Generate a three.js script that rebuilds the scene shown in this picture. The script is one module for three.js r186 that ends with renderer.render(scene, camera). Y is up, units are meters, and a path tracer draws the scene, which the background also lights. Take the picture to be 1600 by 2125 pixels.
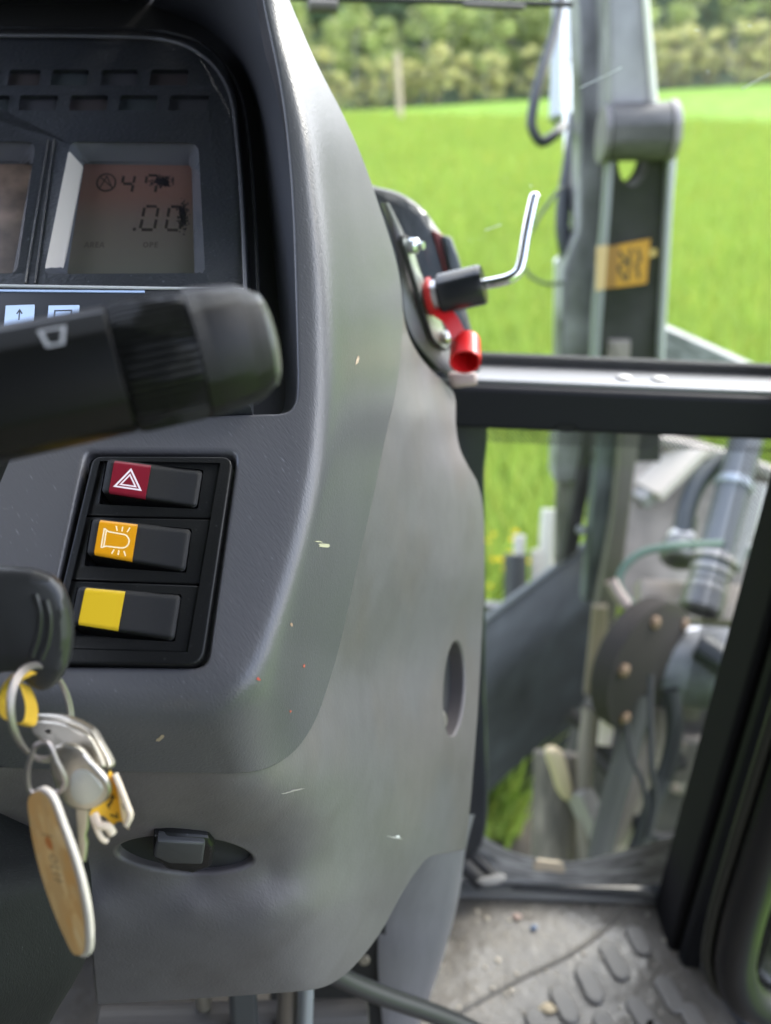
import * as THREE from 'three';
import { mergeGeometries, mergeVertices, toCreasedNormals } from 'three/addons/utils/BufferGeometryUtils.js';
import { RoundedBoxGeometry } from 'three/addons/geometries/RoundedBoxGeometry.js';

const V = (x, y, z) => new THREE.Vector3(x, y, z);
const scene = new THREE.Scene();

// ------------------------------------------------------------------ camera
const FOV = 64, PITCH = THREE.MathUtils.degToRad(26.5), ROLL = 0.04;
const EYE = V(0, 2.2, 0);
const camera = new THREE.PerspectiveCamera(FOV, 1600 / 2125, 0.02, 900);
const FWD = V(0, -Math.sin(PITCH), -Math.cos(PITCH));
const R0 = V(1, 0, 0), U0 = V(0, Math.cos(PITCH), -Math.sin(PITCH));
const RIGHT = R0.clone().multiplyScalar(Math.cos(ROLL)).addScaledVector(U0, Math.sin(ROLL));
const UP = U0.clone().multiplyScalar(Math.cos(ROLL)).addScaledVector(R0, -Math.sin(ROLL));
camera.position.copy(EYE);
camera.quaternion.setFromRotationMatrix(new THREE.Matrix4().makeBasis(RIGHT, UP, FWD.clone().negate()));
camera.focus = 0.39;
camera.userData.fStop = 5.4;
scene.add(camera);
const FPX = 1062.5 / Math.tan(THREE.MathUtils.degToRad(FOV / 2));

// ------------------------------------------------------------------ sky and sun
const SUN_DIR = V(0.60, 0.72, -0.44).normalize();
{
  const W = 512, H = 256, data = new Float32Array(W * H * 4);
  const hash = (i, j) => { const s = Math.sin(i * 127.1 + j * 311.7) * 43758.5453; return s - Math.floor(s); };
  const vn = (x, y, per) => { const xi = Math.floor(x), yi = Math.floor(y), fx = x - xi, fy = y - yi, a = fx * fx * (3 - 2 * fx), b = fy * fy * (3 - 2 * fy);
    const h = (i, j) => hash(((i % per) + per) % per, j); return (h(xi, yi) * (1 - a) + h(xi + 1, yi) * a) * (1 - b) + (h(xi, yi + 1) * (1 - a) + h(xi + 1, yi + 1) * a) * b; };
  for (let r = 0; r < H; r++) for (let c = 0; c < W; c++) {
    const el = ((r + 0.5) / H - 0.5) * Math.PI, az = ((c + 0.5) / W - 0.5) * 2 * Math.PI;
    const d = V(Math.cos(az) * Math.cos(el), Math.sin(el), Math.sin(az) * Math.cos(el));
    const y = Math.max(0, d.y), k = Math.exp(-y * 3.2);
    const u = c / W * 12, w = r / H * 14;
    let n = vn(u, w, 12) * 0.5 + vn(u * 2, w * 2, 24) * 0.28 + vn(u * 4, w * 4, 48) * 0.14 + vn(u * 8, w * 8, 96) * 0.08;
    const cl = THREE.MathUtils.smoothstep(n, 0.36, 0.66);
    const glow = Math.pow(Math.max(0, d.dot(SUN_DIR)), 10) * 2.2 + Math.pow(Math.max(0, d.dot(SUN_DIR)), 3) * 0.35;
    const clear = [0.30 + 0.62 * k, 0.44 + 0.56 * k, 0.80 + 0.30 * k], cloud = [1.15, 1.17, 1.22];
    for (let i = 0; i < 3; i++) {
      let x = clear[i] * (1 - cl) + cloud[i] * cl + glow * [1, 0.96, 0.86][i];
      if (d.y < 0) x = [0.16, 0.17, 0.15][i];
      data[(r * W + c) * 4 + i] = x * 1.4;
    }
    data[(r * W + c) * 4 + 3] = 1;
  }
  const t = new THREE.DataTexture(data, W, H, THREE.RGBAFormat, THREE.FloatType);
  t.mapping = THREE.EquirectangularReflectionMapping; t.magFilter = THREE.LinearFilter; t.needsUpdate = true;
  scene.background = t; scene.environment = t;
}
const sun = new THREE.DirectionalLight(new THREE.Color().setRGB(1, 0.95, 0.86), 2.1);
sun.position.copy(SUN_DIR).multiplyScalar(30); sun.target.position.set(0, 1, 0);
sun.castShadow = true; sun.shadow.radius = 22; sun.shadow.mapSize.set(2048, 2048);
Object.assign(sun.shadow.camera, { left: -8, right: 8, top: 8, bottom: -8, near: 1, far: 80 });
scene.add(sun, sun.target);

const renderer = new THREE.WebGLRenderer({ antialias: true });
renderer.toneMapping = THREE.LinearToneMapping;
renderer.toneMappingExposure = 2.8;
renderer.shadowMap.enabled = true;
renderer.setSize(771, 1024);

// ------------------------------------------------------------------ helpers
let seed = 12345;
const rnd = () => { seed = (seed * 1664525 + 1013904223) >>> 0; return seed / 4294967296; };
const rr = (a, b) => a + (b - a) * rnd();
const ss = THREE.MathUtils.smoothstep, lerp = THREE.MathUtils.lerp;
const P = (px, py, d) => EYE.clone().addScaledVector(RIGHT, (px - 800) / FPX * d).addScaledVector(UP, (1062.5 - py) / FPX * d).addScaledVector(FWD, d);
const dirOf = (px, py) => P(px, py, 1).sub(EYE);
function plane(p0, n, e1 = V(1, 0, 0)) {            // a plane with its own axes, and where a line of sight meets it
  n = n.clone().normalize(); e1 = e1.clone().addScaledVector(n, -e1.dot(n)).normalize();
  const e2 = n.clone().cross(e1);
  const hit = (px, py, h = 0) => { const d = dirOf(px, py), o = p0.clone().addScaledVector(n, h); return EYE.clone().addScaledVector(d, o.clone().sub(EYE).dot(n) / d.dot(n)); };
  const loc = (px, py, h = 0) => { const q = hit(px, py, h).sub(p0); return new THREE.Vector2(q.dot(e1), q.dot(e2)); };
  const at = (a, b, h = 0) => p0.clone().addScaledVector(e1, a).addScaledVector(e2, b).addScaledVector(n, h);
  const M = new THREE.Matrix4().makeBasis(e1, e2, n).setPosition(p0);
  return { p0, n, e1, e2, hit, loc, at, M };
}
const plane3 = (a, b, c) => { const n = b.clone().sub(a).cross(c.clone().sub(a)).normalize(); if (n.dot(EYE.clone().sub(a)) < 0) n.negate(); return plane(a, n, b.clone().sub(a)); };
const vplane = (z) => plane(V(0, 1, z), V(0, 0, 1));
const hplane = (y) => plane(V(0, y, -1), V(0, 1, 0));

const used = {};
function numbered(n) { if (!(n in used)) { used[n] = 0; return n; } used[n]++; return n + '_' + String(used[n]).padStart(3, '0'); }
function tag(o, label, category, group, kind) { o.userData.label = label; if (category) o.userData.category = category; if (group) o.userData.group = group; if (kind) o.userData.kind = kind; return o; }
const origins = new Map();
function thing(name, label, category, pos, group) {
  const g = new THREE.Group(); g.name = numbered(name); g.position.copy(pos); scene.add(g); origins.set(g, pos.clone());
  return tag(g, label, category, group);
}
function obj(name, geo, mat, parent = scene) {
  if (Array.isArray(geo)) geo = merge(geo);
  const m = new THREE.Mesh(geo, mat); m.castShadow = m.receiveShadow = true;
  if (parent === scene) m.name = numbered(name);
  else { const o = origins.get(parent) ?? V(0, 0, 0); geo.translate(-o.x, -o.y, -o.z); m.name = name; origins.set(m, o); }
  parent.add(m); return m;
}
function merge(list) {
  list = list.map((g) => { g = g.index ? g.toNonIndexed() : g; for (const k of Object.keys(g.attributes)) if (!['position', 'normal', 'uv'].includes(k)) g.deleteAttribute(k);
    if (!g.attributes.uv) g.setAttribute('uv', new THREE.Float32BufferAttribute(new Float32Array(g.attributes.position.count * 2), 2)); return g; });
  return list.length > 1 ? mergeGeometries(list) : list[0];
}
// closed smooth curve / open smooth curve through points
function smooth(pts, n, closed = false, tension = 0.5) {
  const c = new THREE.CatmullRomCurve3(pts.map((p) => V(p[0], p[1], p[2] ?? 0)), closed, 'centripetal', tension);
  return c.getPoints(n).slice(0, closed ? n : n + 1).map((q) => [q.x, q.y, q.z]);
}
function roundPoly(pts, r, seg = 5) {                 // pts in any 2-D unit, corners rounded by r (number or per corner)
  const out = [], n = pts.length;
  for (let i = 0; i < n; i++) {
    const p = new THREE.Vector2(...pts[i]), a = new THREE.Vector2(...pts[(i + n - 1) % n]), b = new THREE.Vector2(...pts[(i + 1) % n]);
    const rad = Array.isArray(r) ? r[i] : r; if (!rad) { out.push([p.x, p.y]); continue; }
    const u = a.clone().sub(p), w = b.clone().sub(p), lu = u.length(), lw = w.length(), k = Math.min(rad, lu * 0.49, lw * 0.49);
    const s = p.clone().addScaledVector(u, k / lu), e = p.clone().addScaledVector(w, k / lw);
    for (let j = 0; j <= seg; j++) { const t = j / seg; out.push([(1 - t) ** 2 * s.x + 2 * t * (1 - t) * p.x + t * t * e.x, (1 - t) ** 2 * s.y + 2 * t * (1 - t) * p.y + t * t * e.y]); }
  }
  return out;
}
// a plate on a plane: outline given by lines of sight, front face at height h, thickness t
function plate(pl, outline, h, t, bevel = 0.0008, holes = [], seg = 3) {
  const sh = new THREE.Shape(outline.map((p) => pl.loc(p[0], p[1], h)));
  for (const ho of holes) sh.holes.push(new THREE.Path(ho.map((p) => pl.loc(p[0], p[1], h))));
  const b = Math.min(bevel, t * 0.45);
  const g = new THREE.ExtrudeGeometry(sh, { depth: t - 2 * b, bevelEnabled: b > 0, bevelSize: b, bevelThickness: b, bevelOffset: -b, bevelSegments: seg, steps: 1 });
  g.translate(0, 0, h - t + b); g.applyMatrix4(pl.M);
  return b > 0 ? toCreasedNormals(g, 0.7) : g;
}
// a thin sheet from four lines of sight, uv over the quad; wall of depth t behind it
function quadSlab(A, B, C, D, n, t, inset = 0) {      // A top-left, B top-right, C bottom-right, D bottom-left: world points
  const back = [A, B, C, D].map((p) => p.clone().addScaledVector(n, -t)), f = [A, B, C, D];
  const pos = [], uv = [], quad = (a, b, c, d, u) => { for (const [p, q] of [[a, 0], [d, 3], [c, 2], [a, 0], [c, 2], [b, 1]]) { pos.push(p.x, p.y, p.z); uv.push(...u[q]); } };
  quad(f[0], f[1], f[2], f[3], [[0, 1], [1, 1], [1, 0], [0, 0]]);
  for (let i = 0; i < 4; i++) { const j = (i + 1) % 4; const e = [[0.01, 0.99], [0.99, 0.99], [0.99, 0.01], [0.01, 0.01]]; quad(f[j], f[i], back[i], back[j], [e[j], e[i], e[i], e[j]]); }
  const g = new THREE.BufferGeometry(); g.setAttribute('position', new THREE.Float32BufferAttribute(pos, 3)); g.setAttribute('uv', new THREE.Float32BufferAttribute(uv, 2)); g.computeVertexNormals(); return g;
}
function grid(nu, nv, fn, uvs = 1) {                  // fn(i/nu, j/nv) -> Vector3
  const pos = [], uv = [], idx = [];
  for (let j = 0; j <= nv; j++) for (let i = 0; i <= nu; i++) { const p = fn(i / nu, j / nv); pos.push(p.x, p.y, p.z); uv.push(i / nu * uvs, j / nv * uvs); }
  for (let j = 0; j < nv; j++) for (let i = 0; i < nu; i++) { const a = j * (nu + 1) + i, b = a + 1, c = a + nu + 1, d = c + 1; idx.push(a, c, b, b, c, d); }
  const g = new THREE.BufferGeometry(); g.setAttribute('position', new THREE.Float32BufferAttribute(pos, 3)); g.setAttribute('uv', new THREE.Float32BufferAttribute(uv, 2)); g.setIndex(idx); g.computeVertexNormals(); return g;
}
function tube(pts, r, closed = false, n = 60, rs = 10) { return new THREE.TubeGeometry(new THREE.CatmullRomCurve3(pts, closed, 'centripetal'), n, r, rs, closed); }
function bar(a, b, r, seg = 20, r2 = r) {             // a solid round bar with softened ends
  const L = a.distanceTo(b), e = Math.min(r, r2, L) * 0.12;
  const g = new THREE.LatheGeometry([[0, 0], [r - e, 0], [r, e], [r2, L - e], [r2 - e, L], [0, L]].map((p) => new THREE.Vector2(...p)), seg);
  const c = toCreasedNormals(g, 0.6);
  c.applyQuaternion(new THREE.Quaternion().setFromUnitVectors(V(0, 1, 0), b.clone().sub(a).normalize())); c.translate(a.x, a.y, a.z); return c;
}
function lathe(a, axis, prof, seg = 40, crease = 0.5) {
  let g = new THREE.LatheGeometry(prof.map((p) => new THREE.Vector2(...p)), seg); g = toCreasedNormals(g, crease);
  g.applyQuaternion(new THREE.Quaternion().setFromUnitVectors(V(0, 1, 0), axis.clone().normalize())); g.translate(a.x, a.y, a.z); return g;
}
function beam(a, b, w, h, upv = V(0, 1, 0), bev = 0.004) { // a square bar from a to b
  const d = b.clone().sub(a), L = d.length(); d.normalize(); const x = upv.clone().cross(d).normalize(), y = d.clone().cross(x);
  const g = new RoundedBoxGeometry(w, h, L, 2, bev); g.applyMatrix4(new THREE.Matrix4().makeBasis(x, y, d).setPosition(a.clone().add(b).multiplyScalar(0.5))); return g;
}

// ------------------------------------------------------------------ textures
const hash2 = (i, j, s) => { let h = Math.imul(i, 374761393) ^ Math.imul(j, 668265263) ^ Math.imul(s, 2147483647 - 58); h = Math.imul(h ^ (h >>> 13), 1274126177); return ((h ^ (h >>> 16)) >>> 0) / 4294967296; };
function vnoise(x, y, per, s) { const xi = Math.floor(x), yi = Math.floor(y), fx = x - xi, fy = y - yi, a = fx * fx * (3 - 2 * fx), b = fy * fy * (3 - 2 * fy), m = (v) => ((v % per) + per) % per;
  return (hash2(m(xi), m(yi), s) * (1 - a) + hash2(m(xi + 1), m(yi), s) * a) * (1 - b) + (hash2(m(xi), m(yi + 1), s) * (1 - a) + hash2(m(xi + 1), m(yi + 1), s) * a) * b; }
function fbm(u, v, per, oct, s) { let f = 0, a = 0.5, t = 0; for (let o = 0; o < oct; o++) { f += a * vnoise(u * per, v * per, per, s + o); t += a; a *= 0.5; per *= 2; } return f / t; }
function dataTex(n, fn, srgb = false) {
  const d = new Uint8Array(n * n * 4);
  for (let j = 0; j < n; j++) for (let i = 0; i < n; i++) { const c = fn(i / n, j / n, i, j), k = (j * n + i) * 4; for (let q = 0; q < 3; q++) d[k + q] = Math.max(0, Math.min(255, Math.round((Array.isArray(c) ? c[q] : c) * 255))); d[k + 3] = 255; }
  const t = new THREE.DataTexture(d, n, n, THREE.RGBAFormat); t.wrapS = t.wrapT = THREE.RepeatWrapping; t.magFilter = THREE.LinearFilter; t.minFilter = THREE.LinearMipmapLinearFilter; t.generateMipmaps = true;
  if (srgb) t.colorSpace = THREE.SRGBColorSpace; t.needsUpdate = true; return t;
}
const rep = (t, u, v = u) => { const c = t.clone(); c.repeat.set(u, v); c.needsUpdate = true; return c; };
const grainTex = dataTex(512, (u, v) => 0.6 * vnoise(u * 96, v * 96, 96, 3) + 0.4 * vnoise(u * 190, v * 190, 190, 9));
const smearTex = dataTex(512, (u, v) => fbm(u, v, 6, 5, 21));
const roughTex = dataTex(512, (u, v) => 0.82 + 0.30 * (fbm(u, v, 4, 6, 33) - 0.5));
function specks(n, count, base, spread, light, big = 1.2, seedN = 1) {        // plastic with fine dust grains and hair scratches
  const d = new Float32Array(n * n); let s = seedN * 7919 + 11; const q = () => { s = (s * 1664525 + 1013904223) >>> 0; return s / 4294967296; };
  for (let k = 0; k < count; k++) { const x = q() * n, y = q() * n, r = 0.5 + q() * q() * big, a = 0.2 + 0.8 * q() * q(); for (let j = -3; j <= 3; j++) for (let i = -3; i <= 3; i++) { const e = Math.hypot(i, j) / r; if (e < 1.4) { const p = (((y + j) | 0) + n) % n * n + (((x + i) | 0) + n) % n; d[p] = Math.max(d[p], a * Math.max(0, 1 - e / 1.4)); } } }
  for (let k = 0; k < count / 60; k++) { let x = q() * n, y = q() * n; const a = q() * 6.3, L = 8 + q() * 40, o = 0.15 + 0.35 * q(); for (let i = 0; i < L; i++) { const p = ((y | 0) + n) % n * n + ((x | 0) + n) % n; d[p] = Math.max(d[p], o * (1 - i / L)); x += Math.cos(a + i * 0.01); y += Math.sin(a + i * 0.01); } }
  return dataTex(n, (u, v, i, j) => { const m = base + spread * (fbm(u, v, 5, 5, seedN) - 0.5) * 2, k = d[j * n + i]; return m * (1 - k) + light * k; });
}
const dustTex = specks(1024, 2600, 0.42, 0.05, 1.0, 1.3, 2);
const dustTex2 = specks(1024, 1500, 0.13, 0.025, 0.9, 2.6, 5);
const lowTex = dataTex(1024, (u, v) => { const s = ss(fbm(u, v, 4, 5, 61), 0.46, 0.64), t = ss(fbm(u, v, 9, 4, 83), 0.55, 0.70), f = 0.93 + 0.14 * (fbm(u, v, 60, 2, 12) - 0.5); return [lerp(0.84, 0.86, s) * f * (1 - 0.08 * t), lerp(0.83, 0.81, s) * f * (1 - 0.09 * t), lerp(0.84, 0.77, s) * f * (1 - 0.10 * t)]; });
function M({ c = [0.2, 0.2, 0.2], r = 0.6, m = 0, ...o }) {
  const k = new THREE.MeshPhysicalMaterial({ roughness: r, metalness: m, side: THREE.DoubleSide, ...o }); k.color.setRGB(...c); return k;
}
const plastic = M({ c: [0.192, 0.188, 0.204], r: 0.41, roughnessMap: rep(roughTex, 4), map: rep(dustTex, 3.4), bumpMap: rep(grainTex, 13), bumpScale: 0.00011 });
const plasticLow = M({ c: [0.126, 0.119, 0.125], r: 0.60, roughnessMap: rep(roughTex, 3), map: rep(lowTex, 2.2), bumpMap: rep(grainTex, 10), bumpScale: 0.00010 });
const blackPlastic = M({ c: [0.052, 0.052, 0.055], r: 0.36, specularIntensity: 0.5, map: rep(dustTex2, 5), bumpMap: rep(grainTex, 14), bumpScale: 0.00005 });
const blackGloss = M({ c: [0.012, 0.012, 0.013], r: 0.25, specularIntensity: 0.6 });
const blackMatte = M({ c: [0.018, 0.018, 0.019], r: 0.75 });
const voidBlack = M({ c: [0.006, 0.006, 0.006], r: 0.9 });
const darkLeather = M({ c: [0.185, 0.20, 0.24], r: 0.5, specularIntensity: 0.7, bumpMap: rep(grainTex, 6), bumpScale: 0.00035, map: rep(dustTex2, 4) });
const steel = M({ c: [0.30, 0.27, 0.265], r: 0.40, m: 0.8 });
const chrome = M({ c: [0.75, 0.76, 0.78], r: 0.12, m: 1 });

// ================================================================== 1. THE DASHBOARD
// The shroud front leans away from the driver; its right and lower edges are rounded over into the side and the underside.
const crest = smooth([[510, -420], [535, -280], [560, -140], [575, -40], [592, 60], [619, 160], [646, 280], [662, 400], [674, 500], [683, 600], [688, 700], [690, 800], [686, 890], [677, 980], [661, 1070], [640, 1160], [616, 1245], [592, 1320], [570, 1385], [540, 1437], [495, 1468], [430, 1480], [300, 1482], [100, 1476], [-250, 1465]], 260);
const crestLen = crest.length;
function crestDist(x, y) {
  let best = 1e9, bi = 0, bt = 0, sgn = 1;
  for (let i = 0; i < crestLen - 1; i++) { const a = crest[i], b = crest[i + 1], dx = b[0] - a[0], dy = b[1] - a[1]; let t = ((x - a[0]) * dx + (y - a[1]) * dy) / (dx * dx + dy * dy); t = Math.max(0, Math.min(1, t));
    const ex = x - a[0] - t * dx, ey = y - a[1] - t * dy, e = ex * ex + ey * ey; if (e < best) { best = e; bi = i; bt = t; sgn = dx * ey - dy * ex < 0 ? 1 : -1; } }
  return [sgn * Math.sqrt(best), (bi + bt) / (crestLen - 1)];
}
const zFront = (py) => { const v = (1062.5 - py) / FPX; return 0.734 / (1.98 - v) - 0.385 * Math.max(0, v - 0.1) ** 2; };   // the hood stands out over the instruments
const CORNER = (() => { let k = 0; crest.forEach((p, i) => { if (p[1] < 1437 && p[0] > 530) k = i; }); return k / crestLen; })();
function shroudDepth(px, py) {
  const [d] = crestDist(px, py), w = ss(Math.atan2(py - 1180, px - 290), 0.40, 1.15);
  const slope = lerp(0.00098, 0.00036, w), k = lerp(lerp(11, 17, ss(py, 200, 900)), 30, w);
  const soft = d / k > 20 ? d : k * Math.log(1 + Math.exp(d / k));
  return zFront(py) + slope * soft;
}
const shroudP = (px, py) => P(px, py, shroudDepth(px, py));
function normalAt(fn, px, py, e = 1.2) {
  const a = fn(px + e, py).sub(fn(px - e, py)), b = fn(px, py + e).sub(fn(px, py - e)), n = b.cross(a).normalize();
  return n.dot(EYE.clone().sub(fn(px, py))) < 0 ? n.negate() : n;
}
// a curved sheet over a region of lines of sight with holes, meshed finely, its borders following the outlines
function sheet(fn, outer, holes, step) {
  const polys = [outer, ...holes]; let x0 = 1e9, x1 = -1e9, y0 = 1e9, y1 = -1e9;
  for (const p of outer) { x0 = Math.min(x0, p[0]); x1 = Math.max(x1, p[0]); y0 = Math.min(y0, p[1]); y1 = Math.max(y1, p[1]); }
  const inside = (poly, x, y) => { let c = false; for (let i = 0, j = poly.length - 1; i < poly.length; j = i++) { const a = poly[i], b = poly[j]; if ((a[1] > y) !== (b[1] > y) && x < (b[0] - a[0]) * (y - a[1]) / (b[1] - a[1]) + a[0]) c = !c; } return c; };
  const ok = (x, y) => inside(outer, x, y) && !holes.some((h) => inside(h, x, y));
  const near = (x, y) => { let best = 1e9, q = null; for (const poly of polys) for (let i = 0, j = poly.length - 1; i < poly.length; j = i++) { const a = poly[j], b = poly[i], dx = b[0] - a[0], dy = b[1] - a[1], l = dx * dx + dy * dy; if (!l) continue; let t = ((x - a[0]) * dx + (y - a[1]) * dy) / l; t = t < 0 ? 0 : t > 1 ? 1 : t; const ex = a[0] + t * dx, ey = a[1] + t * dy, e = (x - ex) ** 2 + (y - ey) ** 2; if (e < best) { best = e; q = [ex, ey]; } } return [Math.sqrt(best), q]; };
  const nx = Math.ceil((x1 - x0) / step) + 2, ny = Math.ceil((y1 - y0) / step) + 2, vs = [];
  for (let j = 0; j <= ny; j++) for (let i = 0; i <= nx; i++) { let x = x0 - step + i * step, y = y0 - step + j * step; const [d, q] = near(x, y); let on = ok(x, y); if (d < step * 0.48) { [x, y] = q; on = 2; } vs.push({ x, y, on, q }); }
  const idx = [], map = new Map(), pos = [], nor = [], uv = [];
  const put = (k) => { if (map.has(k)) return map.get(k); const w = vs[k]; let { x, y } = w; if (!w.on) [x, y] = w.q; const p = fn(x, y), n = normalAt(fn, x, y); pos.push(p.x, p.y, p.z); nor.push(n.x, n.y, n.z); uv.push(p.x * 0.9 - p.z * 0.8, p.y + p.z * 0.35); map.set(k, pos.length / 3 - 1); return pos.length / 3 - 1; };
  const tri = (a, b, c) => { const A = vs[a], B = vs[b], C = vs[c]; if (A.on === true || B.on === true || C.on === true || ok((A.x + B.x + C.x) / 3, (A.y + B.y + C.y) / 3)) idx.push(put(a), put(b), put(c)); };
  for (let j = 0; j < ny; j++) for (let i = 0; i < nx; i++) { const a = j * (nx + 1) + i, b = a + 1, c = a + nx + 1, d = c + 1; if ((i + j) % 2) { tri(a, c, b); tri(b, c, d); } else { tri(a, c, d); tri(a, d, b); } }
  const g = new THREE.BufferGeometry(); g.setAttribute('position', new THREE.Float32BufferAttribute(pos, 3)); g.setAttribute('normal', new THREE.Float32BufferAttribute(nor, 3)); g.setAttribute('uv', new THREE.Float32BufferAttribute(uv, 2)); g.setIndex(idx); return g;
}
// a rolled edge: from a border of the sheet a quarter round of radius r, then a wall of the given depth
function lip(fn, curve, r, depth, closed, flip = 1, lean = 0) {
  const n = curve.length, rows = [];
  for (let i = 0; i < n; i++) {
    const a = curve[closed ? (i + n - 1) % n : Math.max(0, i - 1)], b = curve[closed ? (i + 1) % n : Math.min(n - 1, i + 1)], c = curve[i];
    const p = fn(c[0], c[1]), N = normalAt(fn, c[0], c[1]), T = fn(b[0], b[1]).sub(fn(a[0], a[1])).normalize(), I = N.clone().cross(T).multiplyScalar(flip).normalize();
    const row = []; for (let k = 0; k <= 6; k++) { const t = k / 6 * Math.PI / 2; row.push(p.clone().addScaledVector(I, r * Math.sin(t)).addScaledVector(N, -r * (1 - Math.cos(t)))); }
    row.push(row[6].clone().addScaledVector(N, -depth).addScaledVector(I, lean * depth)); rows.push(row);
  }
  if (closed) rows.push(rows[0].map((p) => p.clone()));
  const pos = [], uv = [], idx = [], w = 8;
  rows.forEach((row) => row.forEach((p) => { pos.push(p.x, p.y, p.z); uv.push(p.x * 0.9 - p.z * 0.8, p.y + p.z * 0.35); }));
  for (let i = 0; i < rows.length - 1; i++) for (let k = 0; k < w - 1; k++) { const a = i * w + k, b = a + 1, c = a + w, d = c + 1; idx.push(a, c, b, b, c, d); }
  const g = new THREE.BufferGeometry(); g.setAttribute('position', new THREE.Float32BufferAttribute(pos, 3)); g.setAttribute('uv', new THREE.Float32BufferAttribute(uv, 2)); g.setIndex(idx); g.computeVertexNormals(); return g;
}
// the back of a moulding: from its outline on towards the front of the tractor
function wrap(fn, curve, e, side) {
  return grid(curve.length - 1, 6, (u, v) => { const c = curve[Math.round(u * (curve.length - 1))], p = fn(c[0], c[1]); const t = v * Math.PI / 2; return p.addScaledVector(FWD, e * Math.sin(t) * 0.9 + 0.004 * v).addScaledVector(RIGHT, -side * (1 - Math.cos(t))); });
}
const seamSide = smooth([[836, 640], [834, 700], [829, 760], [817, 830], [800, 905], [772, 1040], [738, 1190], [703, 1345], [678, 1430], [655, 1492], [622, 1545], [580, 1580], [535, 1598], [480, 1605]], 90);
const seamBottom = smooth([[480, 1605], [400, 1603], [250, 1600], [100, 1595], [-160, 1588]], 30);
const silUp = smooth([[545, -200], [575, -80], [601, 0], [626, 60], [652, 120], [682, 180], [708, 230], [737, 292], [762, 355], [786, 425], [806, 485], [822, 540], [832, 595], [836, 640]], 60);
const shroudOuter = [...silUp, ...seamSide.slice(1), ...seamBottom.slice(1), [-150, 1300], [-60, 1130], [-4, 1012], [24, 945], [30, 880], [-100, 860], [-260, 840], [-260, -200]].map((p) => [p[0], p[1]]);
const lipRight = smooth([[505, -240], [527, -120], [546, 0], [567, 100], [586, 210], [599, 330], [607, 450], [612, 600], [615, 720], [616, 800], [612, 828], [598, 847], [574, 855], [545, 856]], 90).map((c) => [c[0] + 8, c[1] + 8 * ss(c[1], 780, 850), 0]);
const lipBottom = smooth([[553, 864], [400, 870], [200, 880], [60, 892], [-120, 904]], 20);
const openHole = [...lipRight, ...lipBottom.slice(1), [-300, 904], [-300, -240]].map((p) => [p[0], p[1]]);
const panelHole = roundPoly([[170, 927], [503, 929], [438, 1399], [68, 1395]], [26, 34, 44, 30], 7);
const dash = thing('dashboard', 'grey moulded tractor dashboard with a deep hooded instrument opening beside the window', 'dashboard', P(400, 1200, 0.4));
const hood = obj('instrument_hood', merge([
  sheet(shroudP, shroudOuter, [openHole, panelHole], 7),
  lip(shroudP, lipRight.concat(lipBottom.slice(1)), 0.0022, 0.013, false, -1),
  lip(shroudP, roundDense(panelHole), 0.0026, 0.007, true, -1),
  lip(shroudP, seamSide.concat(seamBottom.slice(1)), 0.0012, 0.006, false, 1),
  wrap(shroudP, silUp, 0.12, 0.010),
]), plastic, dash);
function roundDense(poly, n = 240) { // resample a closed outline evenly
  const L = [0]; for (let i = 0; i < poly.length; i++) { const a = poly[i], b = poly[(i + 1) % poly.length]; L.push(L[i] + Math.hypot(b[0] - a[0], b[1] - a[1])); }
  const out = []; for (let k = 0; k < n; k++) { const s = k / n * L[poly.length]; let i = 0; while (L[i + 1] < s) i++; const t = (s - L[i]) / (L[i + 1] - L[i] || 1), a = poly[i], b = poly[(i + 1) % poly.length]; out.push([a[0] + t * (b[0] - a[0]), a[1] + t * (b[1] - a[1])]); } return out;
}
// lower cover: a smooth surface through measured points (thin-plate spline)
const LP = [];
{
  const along = [...seamSide.filter((_, i) => i % 9 === 0), ...seamBottom.filter((_, i) => i % 8 === 0)];
  for (const c of along) LP.push([c[0], c[1], shroudDepth(c[0], c[1]) + 0.0025]);
  for (const q of [
    [-100, 1680, 0.372], [100, 1690, 0.380], [300, 1690, 0.384], [480, 1690, 0.390], [620, 1660, 0.408], [700, 1610, 0.438], [740, 1560, 0.462], [780, 1480, 0.492],
    [0, 1800, 0.418], [200, 1805, 0.424], [400, 1808, 0.426], [560, 1808, 0.430], [680, 1790, 0.448],
    [200, 1880, 0.422], [400, 1885, 0.424], [550, 1885, 0.427], [650, 1890, 0.440], [720, 1870, 0.468],
    [200, 2080, 0.456], [400, 2075, 0.458], [560, 2060, 0.460], [640, 2045, 0.468], [700, 2020, 0.490], [600, 1980, 0.445], [300, 1980, 0.436],
    [780, 1900, 0.520], [760, 1760, 0.482], [800, 1680, 0.500], [850, 1800, 0.545], [880, 1720, 0.552], [930, 1760, 0.600], [960, 1760, 0.630],
    [840, 1560, 0.525], [850, 1380, 0.550], [860, 1200, 0.540], [870, 1050, 0.545], [860, 930, 0.545], [880, 860, 0.570],
    [920, 1560, 0.580], [930, 1380, 0.604], [935, 1200, 0.590], [930, 1060, 0.588], [910, 960, 0.582], [925, 880, 0.620],
    [970, 1680, 0.630], [982, 1560, 0.635], [992, 1430, 0.650], [1000, 1280, 0.655], [1003, 1100, 0.648], [992, 1010, 0.645], [965, 960, 0.632], [948, 900, 0.645], [940, 835, 0.66], [880, 760, 0.615], [845, 690, 0.582]]) LP.push(q);
}
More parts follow.
